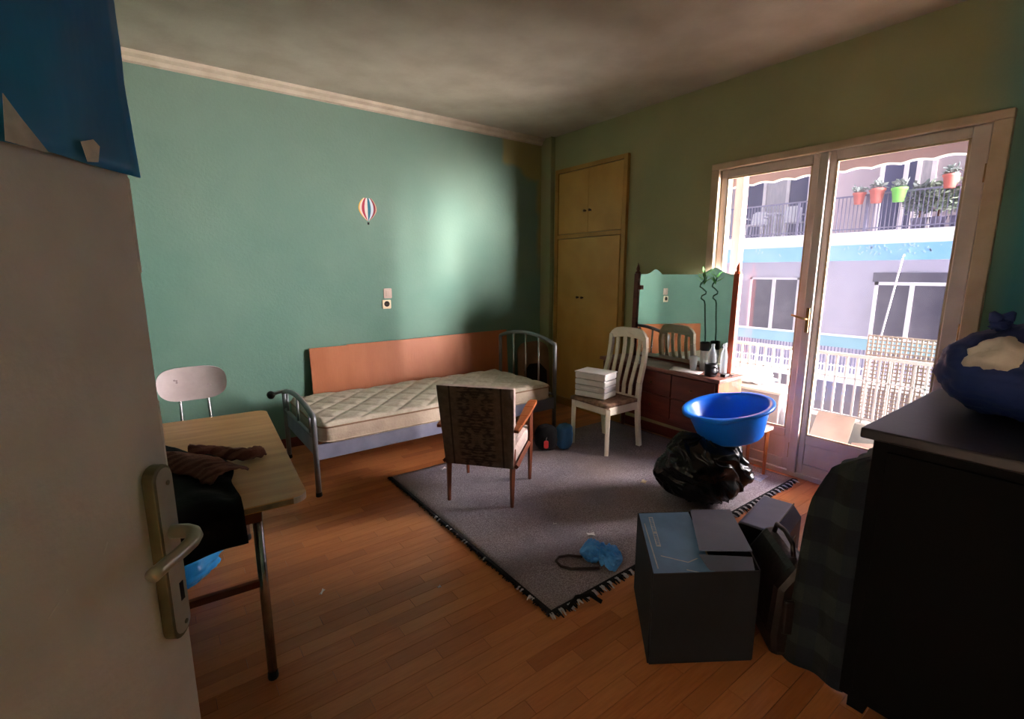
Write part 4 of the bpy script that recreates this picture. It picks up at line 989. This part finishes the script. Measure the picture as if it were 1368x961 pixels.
win(10.2, 11.6, 2.60, 4.95, (.5,), (M['f_glass'],), .10)
P(MB().box(XB+.1, XF, 6.28, 6.36, 2.6, 5.35), 'balcony_divider', M['f_wall'])
po = MB().tube([(XB-.12, 3.93, 1.90), (XB-.12, 4.15, -.06)], .022, 8).build('awning_pole', M['f_frame'], None, True); tag(po, 'thin white awning pole slanting across the opposite shuttered window', 'pole')
br = MB().tube([(XB-.10, 3.93, 1.93), (XB, 3.93, 2.0)], .02, 6).build('bracket', M['f_frame'], po)
def pot(y, z, s, matl, label, plant=None):
    t = thing('flower_pot', label, 'flower pot', (XB-.16, y, z), group='pots on the opposite railing')
    MB().lathe([(.10*s,0),(.135*s,.24*s),(.155*s,.25*s),(.155*s,.30*s),(.135*s,.30*s),(.12*s,.22*s)], n=18).build('pot', matl, t, True)
    MB().tube([(.10*s,0,.29*s),(.19*s,0,.31*s),(.20*s,0,.15*s)], .012, 6).build('hook', M['f_rail'], t)
    leaves(t, (0,0,.34*s), .13*s, .13*s, 50, plant or M['bush2'])
def leaves(parent, c, r, h, n, matl, ry=None):
    mb = MB(); ry = ry or r
    for k in range(n):
        a = random.uniform(0, 6.28); b = random.uniform(-.5, 1.2); rr = random.random()**.5
        p = Vector(c) + Vector((math.cos(a)*math.cos(b)*r*rr, math.sin(a)*math.cos(b)*ry*rr, math.sin(b)*h*rr))
        d_ = Vector((random.uniform(-1,1), random.uniform(-1,1), random.uniform(-.3,1))).normalized()*random.uniform(.08,.16); s_ = d_.cross(Vector((random.uniform(-1,1),.3,1))).normalized()*.04
        up_ = d_.cross(s_).normalized()*.004
        q = [p, p+d_*.5+s_, p+d_, p+d_*.5-s_]; mb.add(q+[w_+up_ for w_ in q], [(0,1,2,3),(7,6,5,4),(0,4,5,1),(1,5,6,2),(2,6,7,3),(3,7,4,0)])
    return stuff(mb.build('foliage', matl, parent))
random.seed(9)
pot(5.00, 3.28, .95, M['terra'], 'left terracotta pot hung on the opposite balcony railing')
pot(4.62, 3.27, 1.15, M['terra'], 'terracotta pot beside the lime pot on the opposite railing')
pot(4.17, 3.25, 1.1, M['lime'], 'lime green pot hung on the opposite balcony railing')
pot(3.24, 3.45, 1.0, M['terra'], 'terracotta pot high among the bushes on the opposite balcony')
for (y, z, r_, h, n, mt, lb) in ((3.86,2.60,.34,.55,500,'bush2','grey-green potted shrub behind the lime pot'),(3.50,2.60,.36,.50,520,'bush','pale leafy potted shrub right of the lime pot'),(3.12,2.60,.40,.58,560,'bush','bushy potted shrub at the right end of the opposite balcony'),(2.5,2.60,.4,.6,400,'bush2','dark potted shrub beyond the last terracotta pot')):
    t = thing('potted_shrub', lb, 'shrub', (XB+.45, y, z), group='shrubs on the opposite balcony')
    MB().lathe([(.13,0),(.17,.25),(.18,.28),(.15,.28)], n=16).build('pot', M['f_rail'], t, True)
    MB().tube([(0,0,.2),(.02,.01,.6)], .02, 6).build('trunk', M['leg_wood'], t)
    leaves(t, (-.1,0,.62), r_, h, n, M[mt])
# white plastic chairs and table on the opposite balcony
def gchair(y, rz, label):
    t = thing('garden_chair', label, 'chair', (XB+.6, y, 2.60), rz, group='garden chairs on the opposite balcony')
    MB().box(-.24,.24,-.24,.24,.40,.44).build('seat', M['plastic_white'], t, bevel=.02)
    MB().prism([(-.24,.44),(.24,.44),(.22,.80),(.12,.86),(-.12,.86),(-.22,.80)], lambda u, v, q: Vector((u, -.24-(v-.44)*.2+q, v)), -.015, .015).build('backrest', M['plastic_white'], t)
    for s_ in (-1,1):
        MB().bar((s_*.25,-.22,.62),(s_*.25,.2,.62), .05, .03).build('armrest', M['plastic_white'], t)
        for q in (-1,1): MB().tube([(s_*.25,q*.23,0),(s_*.22,q*.2,.42)], .022, 6).build('leg', M['plastic_white'], t)
gchair(7.98, R(100), 'white garden chair left on the opposite balcony')
gchair(6.84, R(-80), 'white garden chair right of the garden table opposite')
gt = thing('garden_table', 'round white garden table between the garden chairs opposite', 'table', (XB+.55, 7.4, 2.60))
MB().lathe([(.30,.68),(.34,.69),(.34,.715),(.30,.72)], n=24).build('top', M['plastic_white'], gt, True)
MB().tube([(0,0,.03),(0,0,.68)], .035, 8).build('leg', M['plastic_white'], gt)
MB().lathe([(.22,0),(.20,.04),(.05,.06)], n=16).build('base', M['plastic_white'], gt)

# ---------------------------------------------------------------- seat every Empty at its thing's base
def subtree(o):
    for c in o.children:
        yield c
        yield from subtree(c)
bpy.context.view_layer.update()
for o in [q for q in COL.objects if q.type == 'EMPTY' and q.parent is None and q.location.length < 1e-6]:
    ms = [c for c in subtree(o) if c.type == 'MESH']
    pts = [c.matrix_world @ Vector(k) for c in ms for k in c.bound_box]
    if not pts: continue
    base = Vector(((min(p.x for p in pts)+max(p.x for p in pts))/2, (min(p.y for p in pts)+max(p.y for p in pts))/2, min(p.z for p in pts)))
    for c in o.children: c.location = c.location - base
    o.location = base
